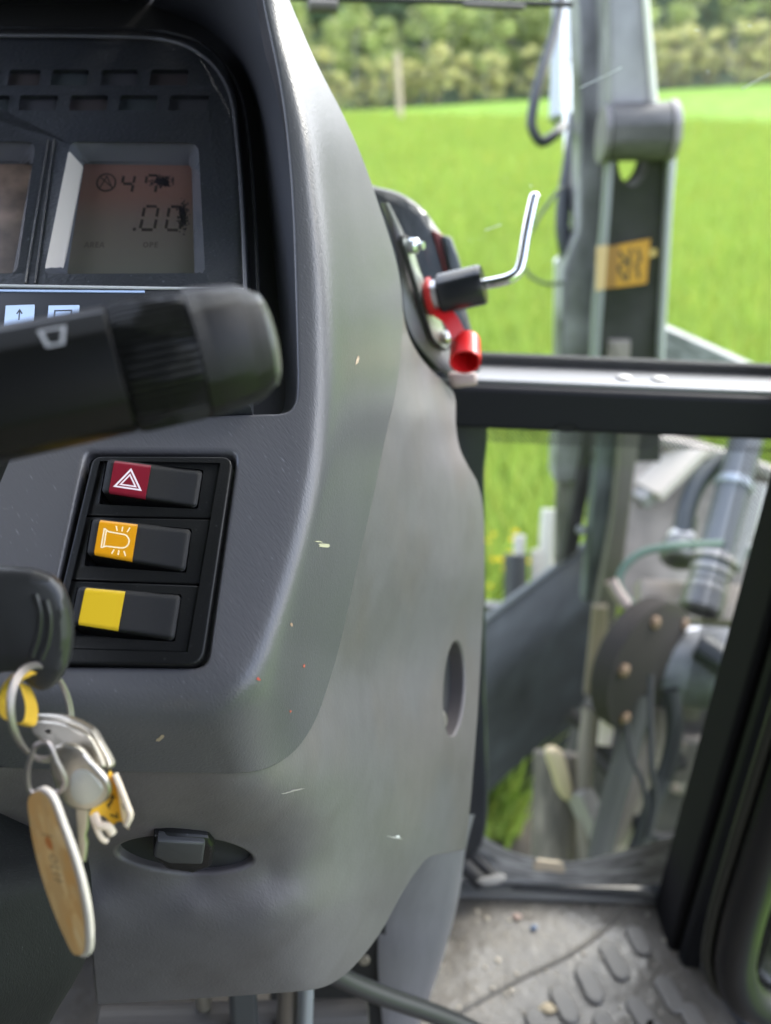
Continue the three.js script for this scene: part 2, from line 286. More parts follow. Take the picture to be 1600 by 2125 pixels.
const tps = (() => {
  const n = LP.length, N = n + 3, A = [], S = 1 / 500, lam = 2e-5;
  const U = (r2) => r2 < 1e-12 ? 0 : 0.5 * r2 * Math.log(r2);
  for (let i = 0; i < n; i++) { const row = new Float64Array(N + 1); for (let j = 0; j < n; j++) row[j] = U(((LP[i][0] - LP[j][0]) * S) ** 2 + ((LP[i][1] - LP[j][1]) * S) ** 2) + (i === j ? lam * 240 : 0); row[n] = 1; row[n + 1] = LP[i][0] * S; row[n + 2] = LP[i][1] * S; row[N] = LP[i][2]; A.push(row); }
  for (let q = 0; q < 3; q++) { const row = new Float64Array(N + 1); for (let j = 0; j < n; j++) row[j] = q === 0 ? 1 : LP[j][q - 1] * S; A.push(row); }
  for (let c = 0; c < N; c++) { let p = c; for (let r = c + 1; r < N; r++) if (Math.abs(A[r][c]) > Math.abs(A[p][c])) p = r; [A[c], A[p]] = [A[p], A[c]]; for (let r = c + 1; r < N; r++) { const f = A[r][c] / A[c][c]; if (f) for (let k = c; k <= N; k++) A[r][k] -= f * A[c][k]; } }
  const w = new Float64Array(N); for (let c = N - 1; c >= 0; c--) { let s = A[c][N]; for (let k = c + 1; k < N; k++) s -= A[c][k] * w[k]; w[c] = s / A[c][c]; }
  return (x, y) => { let z = w[n] + w[n + 1] * x * S + w[n + 2] * y * S; for (let j = 0; j < n; j++) z += w[j] * U(((x - LP[j][0]) * S) ** 2 + ((y - LP[j][1]) * S) ** 2); return z; };
})();
const lowerP = (px, py) => P(px, py, tps(px, py));
const gapEdge = smooth([[836, 640], [843, 680], [858, 718], [885, 757], [915, 787], [940, 812], [946, 835]], 20);
const silLow = smooth([[946, 835], [946, 880], [954, 930], [972, 968], [990, 1000], [1001, 1045], [1005, 1120], [1005, 1200], [1001, 1300], [993, 1450], [985, 1560], [976, 1670], [966, 1760]], 50);
const rimLow = smooth([[966, 1760], [930, 1768], [890, 1778], [868, 1802], [836, 1850], [795, 1925], [760, 1975], [720, 2018], [680, 2044], [640, 2054], [560, 2061], [380, 2073], [204, 2083]], 60);
const rimLeft = smooth([[204, 2083], [197, 2000], [191, 1900], [188, 1835], [170, 1798], [125, 1765], [60, 1728], [-20, 1680], [-160, 1600]], 40);
const lowerOuter = [...seamSide, ...seamBottom.slice(1), ...rimLeft.slice().reverse(), ...rimLow.slice(0, -1).reverse(), ...silLow.slice(0, -1).reverse(), ...gapEdge.slice(1, -1).reverse()].map((p) => [p[0], p[1]]);
const knobHole = Array.from({ length: 80 }, (_, i) => { const a = i / 80 * 2 * Math.PI; return [383 + 150 * Math.cos(a) - 3 * Math.sin(a), 1776 - 43 * Math.sin(a) + 8 * Math.cos(a)]; }).reverse();
const boltHole = Array.from({ length: 60 }, (_, i) => { const a = i / 60 * 2 * Math.PI; return [943 + 24 * Math.cos(a) + 5 * Math.sin(a), 1430 - 104 * Math.sin(a)]; }).reverse();
obj('lower_cover', merge([
  sheet(lowerP, lowerOuter, [knobHole, boltHole], 8),
  lip(lowerP, knobHole, 0.0022, 0.0035, true, -1), lip(lowerP, boltHole, 0.0025, 0.012, true, -1),
  lip(lowerP, rimLow.concat(rimLeft.slice(1)), 0.0015, 0.010, false, 1),
  wrap(lowerP, silLow, 0.06, 0.05), wrap(lowerP, gapEdge, 0.03, 0.02),
]), plasticLow, dash);
// dark backs of the two recesses
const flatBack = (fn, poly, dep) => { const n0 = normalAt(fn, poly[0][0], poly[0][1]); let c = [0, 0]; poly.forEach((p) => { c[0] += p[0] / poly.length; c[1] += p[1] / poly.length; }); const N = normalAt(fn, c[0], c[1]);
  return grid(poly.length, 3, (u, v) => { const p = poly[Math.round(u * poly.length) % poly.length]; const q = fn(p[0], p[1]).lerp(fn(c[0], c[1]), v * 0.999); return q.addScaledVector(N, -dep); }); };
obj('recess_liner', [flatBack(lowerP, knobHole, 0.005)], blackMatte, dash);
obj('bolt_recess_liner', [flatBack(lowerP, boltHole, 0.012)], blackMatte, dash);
{ // steel screw head at the bottom of the slot in the side
  const N = normalAt(lowerP, 938, 1500); const c = lowerP(936, 1494).addScaledVector(N, -0.008);
  obj('screw', lathe(c, N, [[0, 0.004], [0.0045, 0.0035], [0.007, 0.0015], [0.0072, -0.004]], 24), steel, dash);
}
// inner wall of the hood and the dark plate that the instruments sit in
const zClu = (py) => 0.5854 / (1.6 - (1062.5 - py) / FPX);
const cluPl = plane3(P(200, 700, zClu(700)), P(500, 700, zClu(700)), P(200, 200, zClu(200)));
{
  const q = smooth([[300, 20], [340, 32], [400, 48], [452, 80], [495, 130], [520, 200], [533, 300], [542, 420], [549, 560], [554, 700], [557, 790], [556, 830], [550, 846], [535, 850]], 90);
  const wall = grid(90, 8, (u, v) => { const i = Math.round(u * 90), a = lipRight[i], N = normalAt(shroudP, a[0], a[1]); const s = shroudP(a[0], a[1]).addScaledVector(N, -0.0075); const t = cluPl.hit(q[i][0], q[i][1], -0.022); return s.lerp(t, v).addScaledVector(N, 0); });
  const ceil = grid(2, 8, (u, v) => { const s = P(lerp(-300, 505, u), -240, zFront(-240) + 0.008), t = cluPl.hit(lerp(-300, 300, u), lerp(24, 20, u), -0.022); return s.lerp(t, v); });
  const low = grid(20, 3, (u, v) => { const c = lipBottom[Math.round(u * 20)], N = normalAt(shroudP, c[0], c[1]); return shroudP(c[0], c[1]).addScaledVector(N, -0.0075).lerp(cluPl.hit(lerp(535, -120, u), lerp(850, 890, u), -0.022), v); });
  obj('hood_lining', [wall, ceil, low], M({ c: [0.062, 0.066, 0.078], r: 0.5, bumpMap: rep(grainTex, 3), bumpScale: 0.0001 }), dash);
}
// paint scuffs on the moulding
function scuff(fn, cx, cy, w, h, rot, col, rough = 0.8, nPts = 11) {
  const pts = []; for (let i = 0; i < nPts; i++) { const a = i / nPts * 6.2832, k = rr(0.45, 1); const x = Math.cos(a) * w * k, y = Math.sin(a) * h * k; pts.push([cx + x * Math.cos(rot) - y * Math.sin(rot), cy + x * Math.sin(rot) + y * Math.cos(rot)]); }
  const c = [cx, cy], pos = []; const up = (p) => fn(p[0], p[1]).addScaledVector(normalAt(fn, p[0], p[1]), 0.00025);
  for (let i = 0; i < nPts; i++) for (const p of [c, pts[i], pts[(i + 1) % nPts]]) { const q = up(p); pos.push(q.x, q.y, q.z); }
  const g = new THREE.BufferGeometry(); g.setAttribute('position', new THREE.Float32BufferAttribute(pos, 3)); g.computeVertexNormals(); obj('paint_scuff', g, M({ c: col, r: rough }), dash);
}
scuff(shroudP, 674, 1132, 22, 5, 0.12, [0.42, 0.39, 0.27]); scuff(shroudP, 660, 1124, 10, 1.5, 0.1, [0.42, 0.39, 0.27]);
scuff(shroudP, 536, 1409, 7, 4, 0.5, [0.42, 0.06, 0.04]); scuff(shroudP, 630, 1382, 3, 5, 0.2, [0.35, 0.08, 0.05]); scuff(shroudP, 602, 1476, 3, 3, 0.2, [0.35, 0.08, 0.05]);
scuff(shroudP, 334, 1530, 14, 5, -0.7, [0.36, 0.28, 0.20]); scuff(shroudP, 604, 1296, 4, 5, 0.3, [0.30, 0.20, 0.14]); scuff(shroudP, 741, 748, 3, 12, 0.3, [0.40, 0.30, 0.22]);
scuff(lowerP, 825, 1736, 5, 4, 0.3, [0.6, 0.6, 0.58]); scuff(lowerP, 820, 1738, 22, 2, 0.2, [0.3, 0.29, 0.27]); scuff(lowerP, 610, 1640, 30, 3, -0.25, [0.24, 0.22, 0.20]);
// adjuster knob in the lower recess
{
  const N = normalAt(lowerP, 378, 1776), o = lowerP(378, 1776).addScaledVector(N, -0.006);
  const t = thing('adjuster_knob', 'black faceted plastic knob in the oval recess under the dashboard', 'knob', o);
  const pl = plane(o, N, RIGHT);
  obj('knob', [plate(pl, roundPoly([[318, 1741], [350, 1738], [432, 1743], [446, 1760], [441, 1800], [400, 1815], [345, 1806], [316, 1784]], 5, 3), 0.013, 0.016, 0.0025)], blackPlastic, t);
  obj('finger_grip', [plate(pl, roundPoly([[326, 1746], [426, 1752], [420, 1795], [350, 1793], [318, 1778]], 4, 3), 0.0150, 0.006, 0.0012)], M({ c: [0.04, 0.041, 0.045], r: 0.5 }), t);
}

// ================================================================== 2. THE INSTRUMENT CLUSTER
function canvas(w, h, draw) { const c = document.createElement('canvas'); c.width = w; c.height = h; const x = c.getContext('2d'); draw(x, w, h); const t = new THREE.CanvasTexture(c); t.colorSpace = THREE.SRGBColorSpace; return t; }
{
  const t = thing('instrument_cluster', 'black instrument cluster with grey displays under the dashboard hood', 'instrument cluster', cluPl.hit(300, 500, 0));
  const box = roundPoly([[-300, 66], [350, 74], [452, 100], [490, 190], [510, 480], [520, 842], [-300, 846]], [0, 80, 60, 60, 10, 0, 0], 8);
  const winPx = [];
  const rowA = [[-68, 8], [14, 92], [103, 192], [206, 293], [308, 399]], rowB = [[-70, 28], [36, 128], [141, 232], [244, 335], [348, 441]];
  for (const [a, b] of rowA) winPx.push(roundPoly([[a, 141], [b, 141], [b - 6, 181], [a - 6, 181]], [10, 10, 3, 3], 3));
  for (const [a, b] of rowB) winPx.push(roundPoly([[a, 194], [b, 194], [b - 6, 233], [a - 6, 233]], [10, 10, 3, 3], 3));
  const lcd1 = roundPoly([[140, 290], [418, 292], [434, 572], [82, 574]], [24, 26, 16, 22], 5), lcd0 = roundPoly([[-250, 290], [82, 290], [42, 572], [-260, 574]], [0, 26, 22, 0], 5);
  obj('housing', [plate(cluPl, box, 0.006, 0.014, 0.002, [...winPx, lcd1, lcd0], 2)], darkLeather, t);
  obj('backing_plate', [plate(cluPl, [[-420, -30], [330, -30], [500, 20], [600, 130], [620, 900], [-420, 920]], -0.013, 0.004, 0)], blackMatte, t);
  winPx.forEach((w, i) => obj('warning_lamp_window', [plate(cluPl, w, 0.002, 0.003, 0)], M({ c: [[0.040, 0.040, 0.046], [0.040, 0.034, 0.036], [0.034, 0.040, 0.044]][i % 3], r: 0.35 }), t));
  // the bright rolled rim round the lens
  const rim = smooth([[-300, 68], [0, 74], [200, 76], [345, 84], [402, 104], [448, 142], [478, 200], [492, 300], [502, 440], [509, 600], [515, 828]], 80).map((p) => cluPl.hit(p[0], p[1], 0.009));
  obj('lens_rim', [tube(rim, 0.0011, false, 160, 8)], M({ c: [0.09, 0.09, 0.10], r: 0.2 }), t);
  const rim2 = smooth([[-300, 52], [0, 58], [200, 60], [350, 68], [414, 88], [466, 134], [500, 200], [517, 300], [528, 440], [535, 600], [540, 826]], 80).map((p) => cluPl.hit(p[0], p[1], 0.004));
  obj('lens_seal', [tube(rim2, 0.0012, false, 160, 8)], blackGloss, t);
  // sloping surround and display
  const surround = (outer, inner, depth, mat) => { const n = 100, A = roundDense(outer, n), B = roundDense(inner, n); const g = grid(n, 3, (u, v) => { const i = Math.round(u * n) % n; return cluPl.hit(A[i][0], A[i][1], 0.006).lerp(cluPl.hit(B[i][0], B[i][1], -depth), v); }); obj('display_surround', [toCreasedNormals(g, 0.5)], mat, t); };
  const facet = M({ c: [0.10, 0.105, 0.12], r: 0.22 });
  obj('painted_glare_bevel', [quadSlab(cluPl.hit(137, 306, 0.0056), cluPl.hit(171, 344, -0.006), cluPl.hit(128, 569, -0.006), cluPl.hit(88, 557, 0.0056), cluPl.n, 0.0015)], M({ c: [0.70, 0.64, 0.57], r: 0.3 }), t);  // pale colour paints the reflection of the side window onto this facet
  surround(lcd1, [[176, 342], [397, 345], [403, 571], [140, 571]], 0.010, facet);
  surround(lcd0, [[-250, 342], [66, 342], [26, 568], [-260, 571]], 0.010, facet);
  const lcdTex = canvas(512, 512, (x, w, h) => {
    const g = x.createLinearGradient(0, 0, 0, h); g.addColorStop(0, '#8c6c64'); g.addColorStop(0.3, '#88695f'); g.addColorStop(0.55, '#7a7068'); g.addColorStop(1, '#77776d'); x.fillStyle = g; x.fillRect(0, 0, w, h);  // gradient paints a reddish reflection and bezel shade into the display colour
    x.strokeStyle = x.fillStyle = '#3a3231'; x.lineWidth = 8; x.lineCap = 'butt';
    x.beginPath(); x.arc(112, 92, 42, 0, 7); x.stroke(); x.lineWidth = 6; x.beginPath(); x.moveTo(112, 60); x.lineTo(84, 122); x.moveTo(112, 60); x.lineTo(140, 120); x.moveTo(82, 66); x.lineTo(144, 120); x.stroke();
    const seg = (ox, oy, W, H, list) => { const s = 0.16, X = (a, b) => [ox + a * W - s * (0 - b) * H * -1 * 1, oy + b * H], L = { a: [0.12, 0, 0.88, 0], b: [1, 0.06, 1, 0.44], c: [1, 0.56, 1, 0.94], d: [0.12, 1, 0.88, 1], e: [0, 0.56, 0, 0.94], f: [0, 0.06, 0, 0.44], g: [0.12, 0.5, 0.88, 0.5] }; x.lineWidth = 13; for (const k of list) { const q = L[k]; x.beginPath(); x.moveTo(...X(q[0], q[1])); x.lineTo(...X(q[2], q[3])); x.stroke(); } };
    seg(192, 54, 52, 88, 'bcfg'); seg(300, 54, 52, 88, 'abcf');
    seg(292, 206, 62, 108, 'abcdef'); seg(404, 206, 62, 108, 'abcdef'); x.beginPath(); x.arc(252, 312, 8, 0, 7); x.fill();
    x.font = 'bold 34px sans-serif'; x.globalAlpha = 0.6; x.fillText('AREA', 52, 392); x.fillText('OPE', 292, 392); x.globalAlpha = 1;
    let s = 99; const q = () => { s = (s * 1664525 + 1013904223) >>> 0; return s / 4294967296; };
    x.fillStyle = '#1d1b22'; for (let i = 0; i < 420; i++) { const a = q() * 6.3, r = q() * q(); x.fillRect(368 + Math.cos(a) * r * 70, 80 + Math.sin(a) * r * 44, 3 + q() * 9, 3 + q() * 6); }
    for (let i = 0; i < 420; i++) { const a = q() * 6.3, r = q() * q(); x.fillRect(462 + Math.cos(a) * r * 34, 240 + Math.sin(a) * r * 100, 2 + q() * 6, 3 + q() * 8); }
    for (let i = 0; i < 300; i++) { x.globalAlpha = 0.15 * q(); x.fillStyle = '#fff'; x.fillRect(q() * w, q() * h, 1.5, 1.5); } });
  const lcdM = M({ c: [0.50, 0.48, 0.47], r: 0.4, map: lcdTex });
  const q4 = (a, b, c, d, h) => quadSlab(cluPl.hit(...a, h), cluPl.hit(...b, h), cluPl.hit(...c, h), cluPl.hit(...d, h), cluPl.n, 0.002);
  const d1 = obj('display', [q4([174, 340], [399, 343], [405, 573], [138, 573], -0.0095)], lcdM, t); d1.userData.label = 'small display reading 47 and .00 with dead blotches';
  obj('display', [q4([-250, 340], [68, 340], [28, 570], [-260, 573], -0.0095)], M({ c: [0.30, 0.21, 0.16], r: 0.4, map: smearTex }), t);
  // raised ribs between the displays
  for (const [a, b] of [[[112, 290], [72, 588]], [[100, 290], [52, 588]]]) obj('divider_rib', [bar(cluPl.hit(a[0], a[1], 0.0065), cluPl.hit(b[0], b[1], 0.0065), 0.0007, 8)], M({ c: [0.06, 0.06, 0.065], r: 0.25 }), t);
  // foot strip: bright edge, pale blue line, key symbols
  obj('edge_strip', [bar(cluPl.hit(-200, 590, 0.0075), cluPl.hit(505, 601, 0.0075), 0.0008, 8)], M({ c: [0.6, 0.6, 0.6], r: 0.3 }), t);
  obj('label_strip', [plate(cluPl, [[-280, 598], [506, 606], [512, 836], [-280, 840]], 0.0072, 0.0012, 0.0002)], M({ c: [0.014, 0.016, 0.022], r: 0.4, specularIntensity: 0.6 }), t);
  const paleBlue = M({ c: [0.42, 0.55, 0.80], r: 0.5 });
  obj('blue_line', [plate(cluPl, [[-250, 598.5], [300, 603], [300, 607], [-250, 602.5]], 0.0076, 0.0004, 0)], paleBlue, t);
  const iconTex = (k) => canvas(128, 128, (x) => { x.fillStyle = '#b7cdf0'; x.fillRect(0, 0, 128, 128); x.strokeStyle = x.fillStyle = '#20242e'; x.lineWidth = 6; if (!k) { x.beginPath(); x.moveTo(64, 62); x.lineTo(64, 22); x.moveTo(52, 36); x.lineTo(64, 20); x.lineTo(76, 36); x.stroke(); x.fillRect(40, 82, 48, 14); } else { x.strokeRect(28, 22, 70, 60); } });
  for (const [k, a, b] of [[0, [12, 634], [71, 632]], [1, [101, 634], [164, 633]]]) {
    const m = M({ c: [1, 1, 1], r: 0.5, map: iconTex(k) }); const h = 0.0080;
    obj('push_button', [q4(a, b, [b[0] - 4, b[1] + 66], [a[0] - 6, a[1] + 66], h)], m, t);
  }
  // clear cover over the cluster
  const cover = obj('clear_cover', [grid(10, 10, (u, v) => cluPl.hit(lerp(-250, lerp(470, 508, v), u), lerp(90, 596, v), 0.0095))], M({ c: [1, 1, 1], r: 0.02, transmission: 1, thickness: 0, ior: 1.18 }), t);
}

// ================================================================== 3. SWITCH PANEL AND ROCKERS
const frontPl = plane(P(300, 1160, zFront(1160)), normalAt((x, y) => P(x, y, zFront(y)), 300, 1160), RIGHT);
{
  const t = thing('switch_panel', 'black plastic switch frame holding three rocker switches in the dashboard', 'switch panel', frontPl.hit(300, 1160, -0.006));
  const out = roundPoly([[193, 946], [484, 947], [419, 1380], [90, 1376]], [20, 26, 34, 20], 6), inn = roundPoly([[204, 953], [462, 957], [393, 1358], [108, 1350]], [3, 3, 3, 3], 2);
  obj('frame', [plate(frontPl, out, 0.0022, 0.010, 0.0009, [inn], 3)], blackPlastic, t);
  obj('frame_back', [plate(frontPl, roundPoly([[181, 937], [492, 939], [427, 1388], [80, 1384]], 20), -0.0066, 0.002, 0)], voidBlack, t);
}
const hazardTex = canvas(256, 256, (x) => { x.fillStyle = '#6c0c20'; x.fillRect(0, 0, 256, 256); x.strokeStyle = '#d8ced2'; x.lineJoin = 'miter'; for (const [k, w] of [[1, 13], [0.58, 11]]) { x.lineWidth = w; x.beginPath(); for (let i = 0; i < 4; i++) { const a = -Math.PI / 2 + i * 2 * Math.PI / 3; const X = 124 + Math.cos(a) * 104 * k, Y = 148 + Math.sin(a) * 96 * k; i ? x.lineTo(X, Y) : x.moveTo(X, Y); } x.closePath(); x.stroke(); } });
const beaconTex = canvas(256, 256, (x) => { x.fillStyle = '#c4860e'; x.fillRect(0, 0, 256, 256); x.strokeStyle = '#e8d8b8'; x.lineWidth = 9; x.beginPath(); x.moveTo(56, 62); x.lineTo(56, 190); x.moveTo(40, 56); x.lineTo(40, 196); x.moveTo(40, 196); x.lineTo(72, 180); x.lineTo(170, 176); x.arc(170, 128, 48, Math.PI / 2, -Math.PI / 2, true); x.lineTo(72, 76); x.lineTo(40, 56); x.stroke(); x.lineWidth = 8; for (const s of [-1, 1]) for (const [a, b] of [[128, 116], [160, 160], [194, 210]]) { x.beginPath(); x.moveTo(a, 128 + s * 66); x.lineTo(b, 128 + s * 100); x.stroke(); } });
function rocker(label, pl4, rk, ln, lensMat) {
  const t = thing('rocker_switch', label, 'rocker switch', frontPl.hit(rk[0][0], rk[0][1], 0));
  obj('mounting_plate', [plate(frontPl, roundPoly(pl4, 6, 3), 0.0008, 0.006, 0.0006, [roundPoly(rk.map((p, i) => [p[0] + [-6, 5, 5, -9][i], p[1] + [0, -4, 5, 26][i]]), 8, 3)])], blackPlastic, t);
  const H = (u) => 0.0060 * Math.pow(1 - ss(u, -0.25, 0.95), 1.1) + 0.0014 + 0.0005 * ss(u, 0.7, 1.0);      // proud at the pressed-out end, dished towards the other
  const n = 24, m = 12, at = (u, v, h) => { const q = Math.max(0, (Math.abs(2 * v - 1) - 0.74) / 0.26), ins = 0.032 * (1 - Math.sqrt(Math.max(0, 1 - q * q))); u = lerp(ins, 1 - ins, u); const x0 = lerp(rk[0][0], rk[1][0], u), y0 = lerp(rk[0][1], rk[1][1], u), x1 = lerp(rk[3][0], rk[2][0], u), y1 = lerp(rk[3][1], rk[2][1], u); return frontPl.hit(lerp(x0, x1, v), lerp(y0, y1, v), h); };
  const edge = (u) => Math.pow(Math.max(0, 1 - Math.min(1, Math.min(u, 1 - u) * 18)), 2.2), edgeV = (v) => Math.pow(Math.max(0, 1 - Math.min(1, Math.min(v, 1 - v) * 9)), 2.2);
  const top = grid(n * 2, m * 2, (u, v) => at(u, v, H(u) - 0.0013 * Math.min(1, edge(u) + edgeV(v))));
  const ring = []; for (let i = 0; i <= 40; i++) ring.push([i / 40, 0]); for (let i = 1; i <= 20; i++) ring.push([1, i / 20]); for (let i = 1; i <= 40; i++) ring.push([1 - i / 40, 1]); for (let i = 1; i <= 20; i++) ring.push([0, 1 - i / 20]);
  const wall = grid(ring.length - 1, 2, (s, k) => { const [u, v] = ring[Math.round(s * (ring.length - 1))]; return at(u, v, H(u) - 0.0013 * Math.min(1, edge(u) + edgeV(v))).addScaledVector(frontPl.n, -k * 0.012); });
  const body = obj('rocker', [top, wall], blackPlastic, t);
  const lu = (u) => lerp(0.07, 0.455, u), lv = (v) => lerp(0.03, 0.97, v), on = (u, v, k) => at(lu(u), lv(v), H(lu(u)) - 0.0013 * Math.min(1, edge(lu(u)) + edgeV(lv(v))) + 0.0004).addScaledVector(frontPl.n, -k * 0.0012);
  const G = grid(16, 24, (u, v) => on(u, v, 0));
  const uv = G.attributes.uv; for (let i = 0; i < uv.count; i++) uv.setY(i, 1 - uv.getY(i));
  const rim = grid(80, 1, (s, k) => { const e = Math.round(s * 80) % 80, sd = Math.floor(e / 20), f = (e % 20) / 20, [u, v] = [[f, 0], [1, f], [1 - f, 1], [0, 1 - f]][sd]; return on(u, v, k); });
  { const u2 = rim.attributes.uv; for (let i = 0; i < u2.count; i++) u2.setXY(i, 0.02, 0.02); }
  obj('lens', [G, rim], lensMat, body);
}
rocker('black hazard rocker switch with a dark red lens and white triangle', [[201, 951], [460, 957], [441, 1074], [167, 1069]], [[224, 952], [421, 977], [408, 1054], [211, 1023]], [[238, 955], [315, 972], [301, 1037], [224, 1025]], M({ c: [1, 1, 1], r: 0.35, map: hazardTex }));
rocker('black rocker switch with an amber lens printed with a beacon symbol', [[166, 1072], [437, 1078], [414, 1211], [135, 1202]], [[193, 1075], [397, 1099], [384, 1187], [180, 1151]], [[208, 1078], [288, 1095], [270, 1166], [192, 1153]], M({ c: [1, 1, 1], r: 0.3, map: beaconTex }));
rocker('black rocker switch with a plain yellow lens, lowest of the dashboard switches', [[138, 1205], [414, 1215], [390, 1354], [112, 1344]], [[163, 1216], [376, 1235], [361, 1330], [146, 1296]], [[175, 1221], [258, 1233], [241, 1310], [158, 1298]], M({ c: [0.52, 0.34, 0.008], r: 0.4 }));

// ================================================================== 4. STALK, STEERING COLUMN
{
  const a = P(-140, 848, 0.226), b = P(556, 704, 0.2490), ax = b.clone().sub(a).normalize(), L = a.distanceTo(b);
  const t = thing('column_stalk', 'thick black steering column stalk with a ribbed grip in front of the instruments', 'control stalk', a);
  const stalkM = M({ c: [0.004, 0.004, 0.0042], r: 0.36, specularIntensity: 0.55 });
  const R = 0.0184, c0 = L * 0.545, c1 = L * 0.765;
  obj('stem', lathe(a, ax, [[0, 0], [R * 1.02, 0.0], [R * 1.0, c0 - 0.001], [R * 0.95, c0]], 64), stalkM, t);
  // the ribbed collar
  const nRib = 54, collar = grid(nRib * 4, 8, (u, v) => { const th = u * 2 * Math.PI, q = u * nRib % 1, rib = Math.abs(q - 0.5) < 0.28 ? 0.0005 : -0.0004, e = Math.min(v, 1 - v) < 0.08 ? -0.0006 : 0; const r = R * 1.015 + rib + e; const x = ax.clone().cross(UP).normalize(), y = ax.clone().cross(x); return a.clone().addScaledVector(ax, lerp(c0, c1, v)).addScaledVector(x, r * Math.cos(th)).addScaledVector(y, r * Math.sin(th)); });
  obj('grip_collar', [toCreasedNormals(collar, 0.5)], stalkM, t);
  const cap = obj('end_cap', lathe(a.clone().addScaledVector(ax, c1), ax, [[R * 0.95, -0.001], [R * 1.04, 0.0005], [R * 1.04, 0.004], [R * 0.97, (L - c1) * 0.66], [R * 0.90, (L - c1) * 0.80], [R * 0.78, (L - c1) * 0.93]], 64), M({ c: [0.005, 0.005, 0.006], r: 0.4, specularIntensity: 0.6, bumpMap: rep(grainTex, 4), bumpScale: 0.0001 }), t);
  obj('button', lathe(a.clone().addScaledVector(ax, L - (L - c1) * 0.07), ax, [[R * 0.78, 0], [R * 0.76, 0.0012], [R * 0.62, 0.0024], [R * 0.4, 0.0032], [0, 0.0034]], 48), M({ c: [0.10, 0.105, 0.09], r: 0.3 }), cap);
  // printed wiper mark on the stem
  const tx = canvas(128, 128, (x) => { x.clearRect(0, 0, 128, 128); x.strokeStyle = '#8a8c90'; x.lineWidth = 14; x.beginPath(); x.moveTo(24, 20); x.lineTo(104, 20); x.lineTo(88, 106); x.lineTo(40, 106); x.closePath(); x.stroke(); });
  const y = UP.clone().addScaledVector(ax, -UP.dot(ax)).normalize(), zc = ax.clone().cross(y); const toEye = zc.dot(EYE.clone().sub(a)) > 0 ? 1 : -1;
  const s0 = L * 0.335, patch = grid(12, 12, (u, v) => { const th = lerp(0.74, 0.30, v), r = R * 1.0 + 0.0004; return a.clone().addScaledVector(ax, lerp(s0, s0 + 0.010, u)).addScaledVector(zc, toEye * r * Math.cos(th)).addScaledVector(y, r * Math.sin(th)); });
  const uv = patch.attributes.uv; for (let i = 0; i < uv.count; i++) uv.setY(i, 1 - uv.getY(i));
  obj('wiper_symbol', patch, M({ c: [1, 1, 1], r: 0.6, map: tx, transparent: true }), t);
}
{ // steering column cover: dark leather-grained tube at the lower left
  const o = P(0, 1950, 0.40), t = thing('steering_column', 'black scuffed steering column cover below the bunch of keys', 'steering column', o);
  const rows = smooth([[-300, 1560, 0], [-60, 1640, 0], [20, 1702, 0], [95, 1748, 0], [150, 1780, 0], [183, 1815, 0], [192, 1870, 0], [192, 1950, 0], [178, 2020, 0], [120, 2120, 0], [60, 2240, 0]], 60);
  const fn = (c, k) => P(c[0] - k * 330, c[1] + k * 90, 0.385 - 0.05 * Math.sin(k * 1.4) - 0.004 + 0.02 * (c[1] - 1700) / 500);
  const face = grid(60, 24, (u, v) => { const c = rows[Math.round(u * 60)]; const k = v; const e = Math.exp(-k * 30); return fn(c, k).addScaledVector(FWD, 0.012 * e).addScaledVector(RIGHT, -0.0045 * e); });
  const side = grid(60, 3, (u, v) => { const c = rows[Math.round(u * 60)]; return fn(c, 0).addScaledVector(FWD, 0.012 + 0.06 * v).addScaledVector(RIGHT, -0.0045 - 0.026 * v); });
  obj('cover', [face, side], M({ c: [0.085, 0.09, 0.09], r: 0.7, specularIntensity: 0.4, map: rep(dustTex2, 1.1), bumpMap: rep(grainTex, 2), bumpScale: 0.0002 }), t);
}

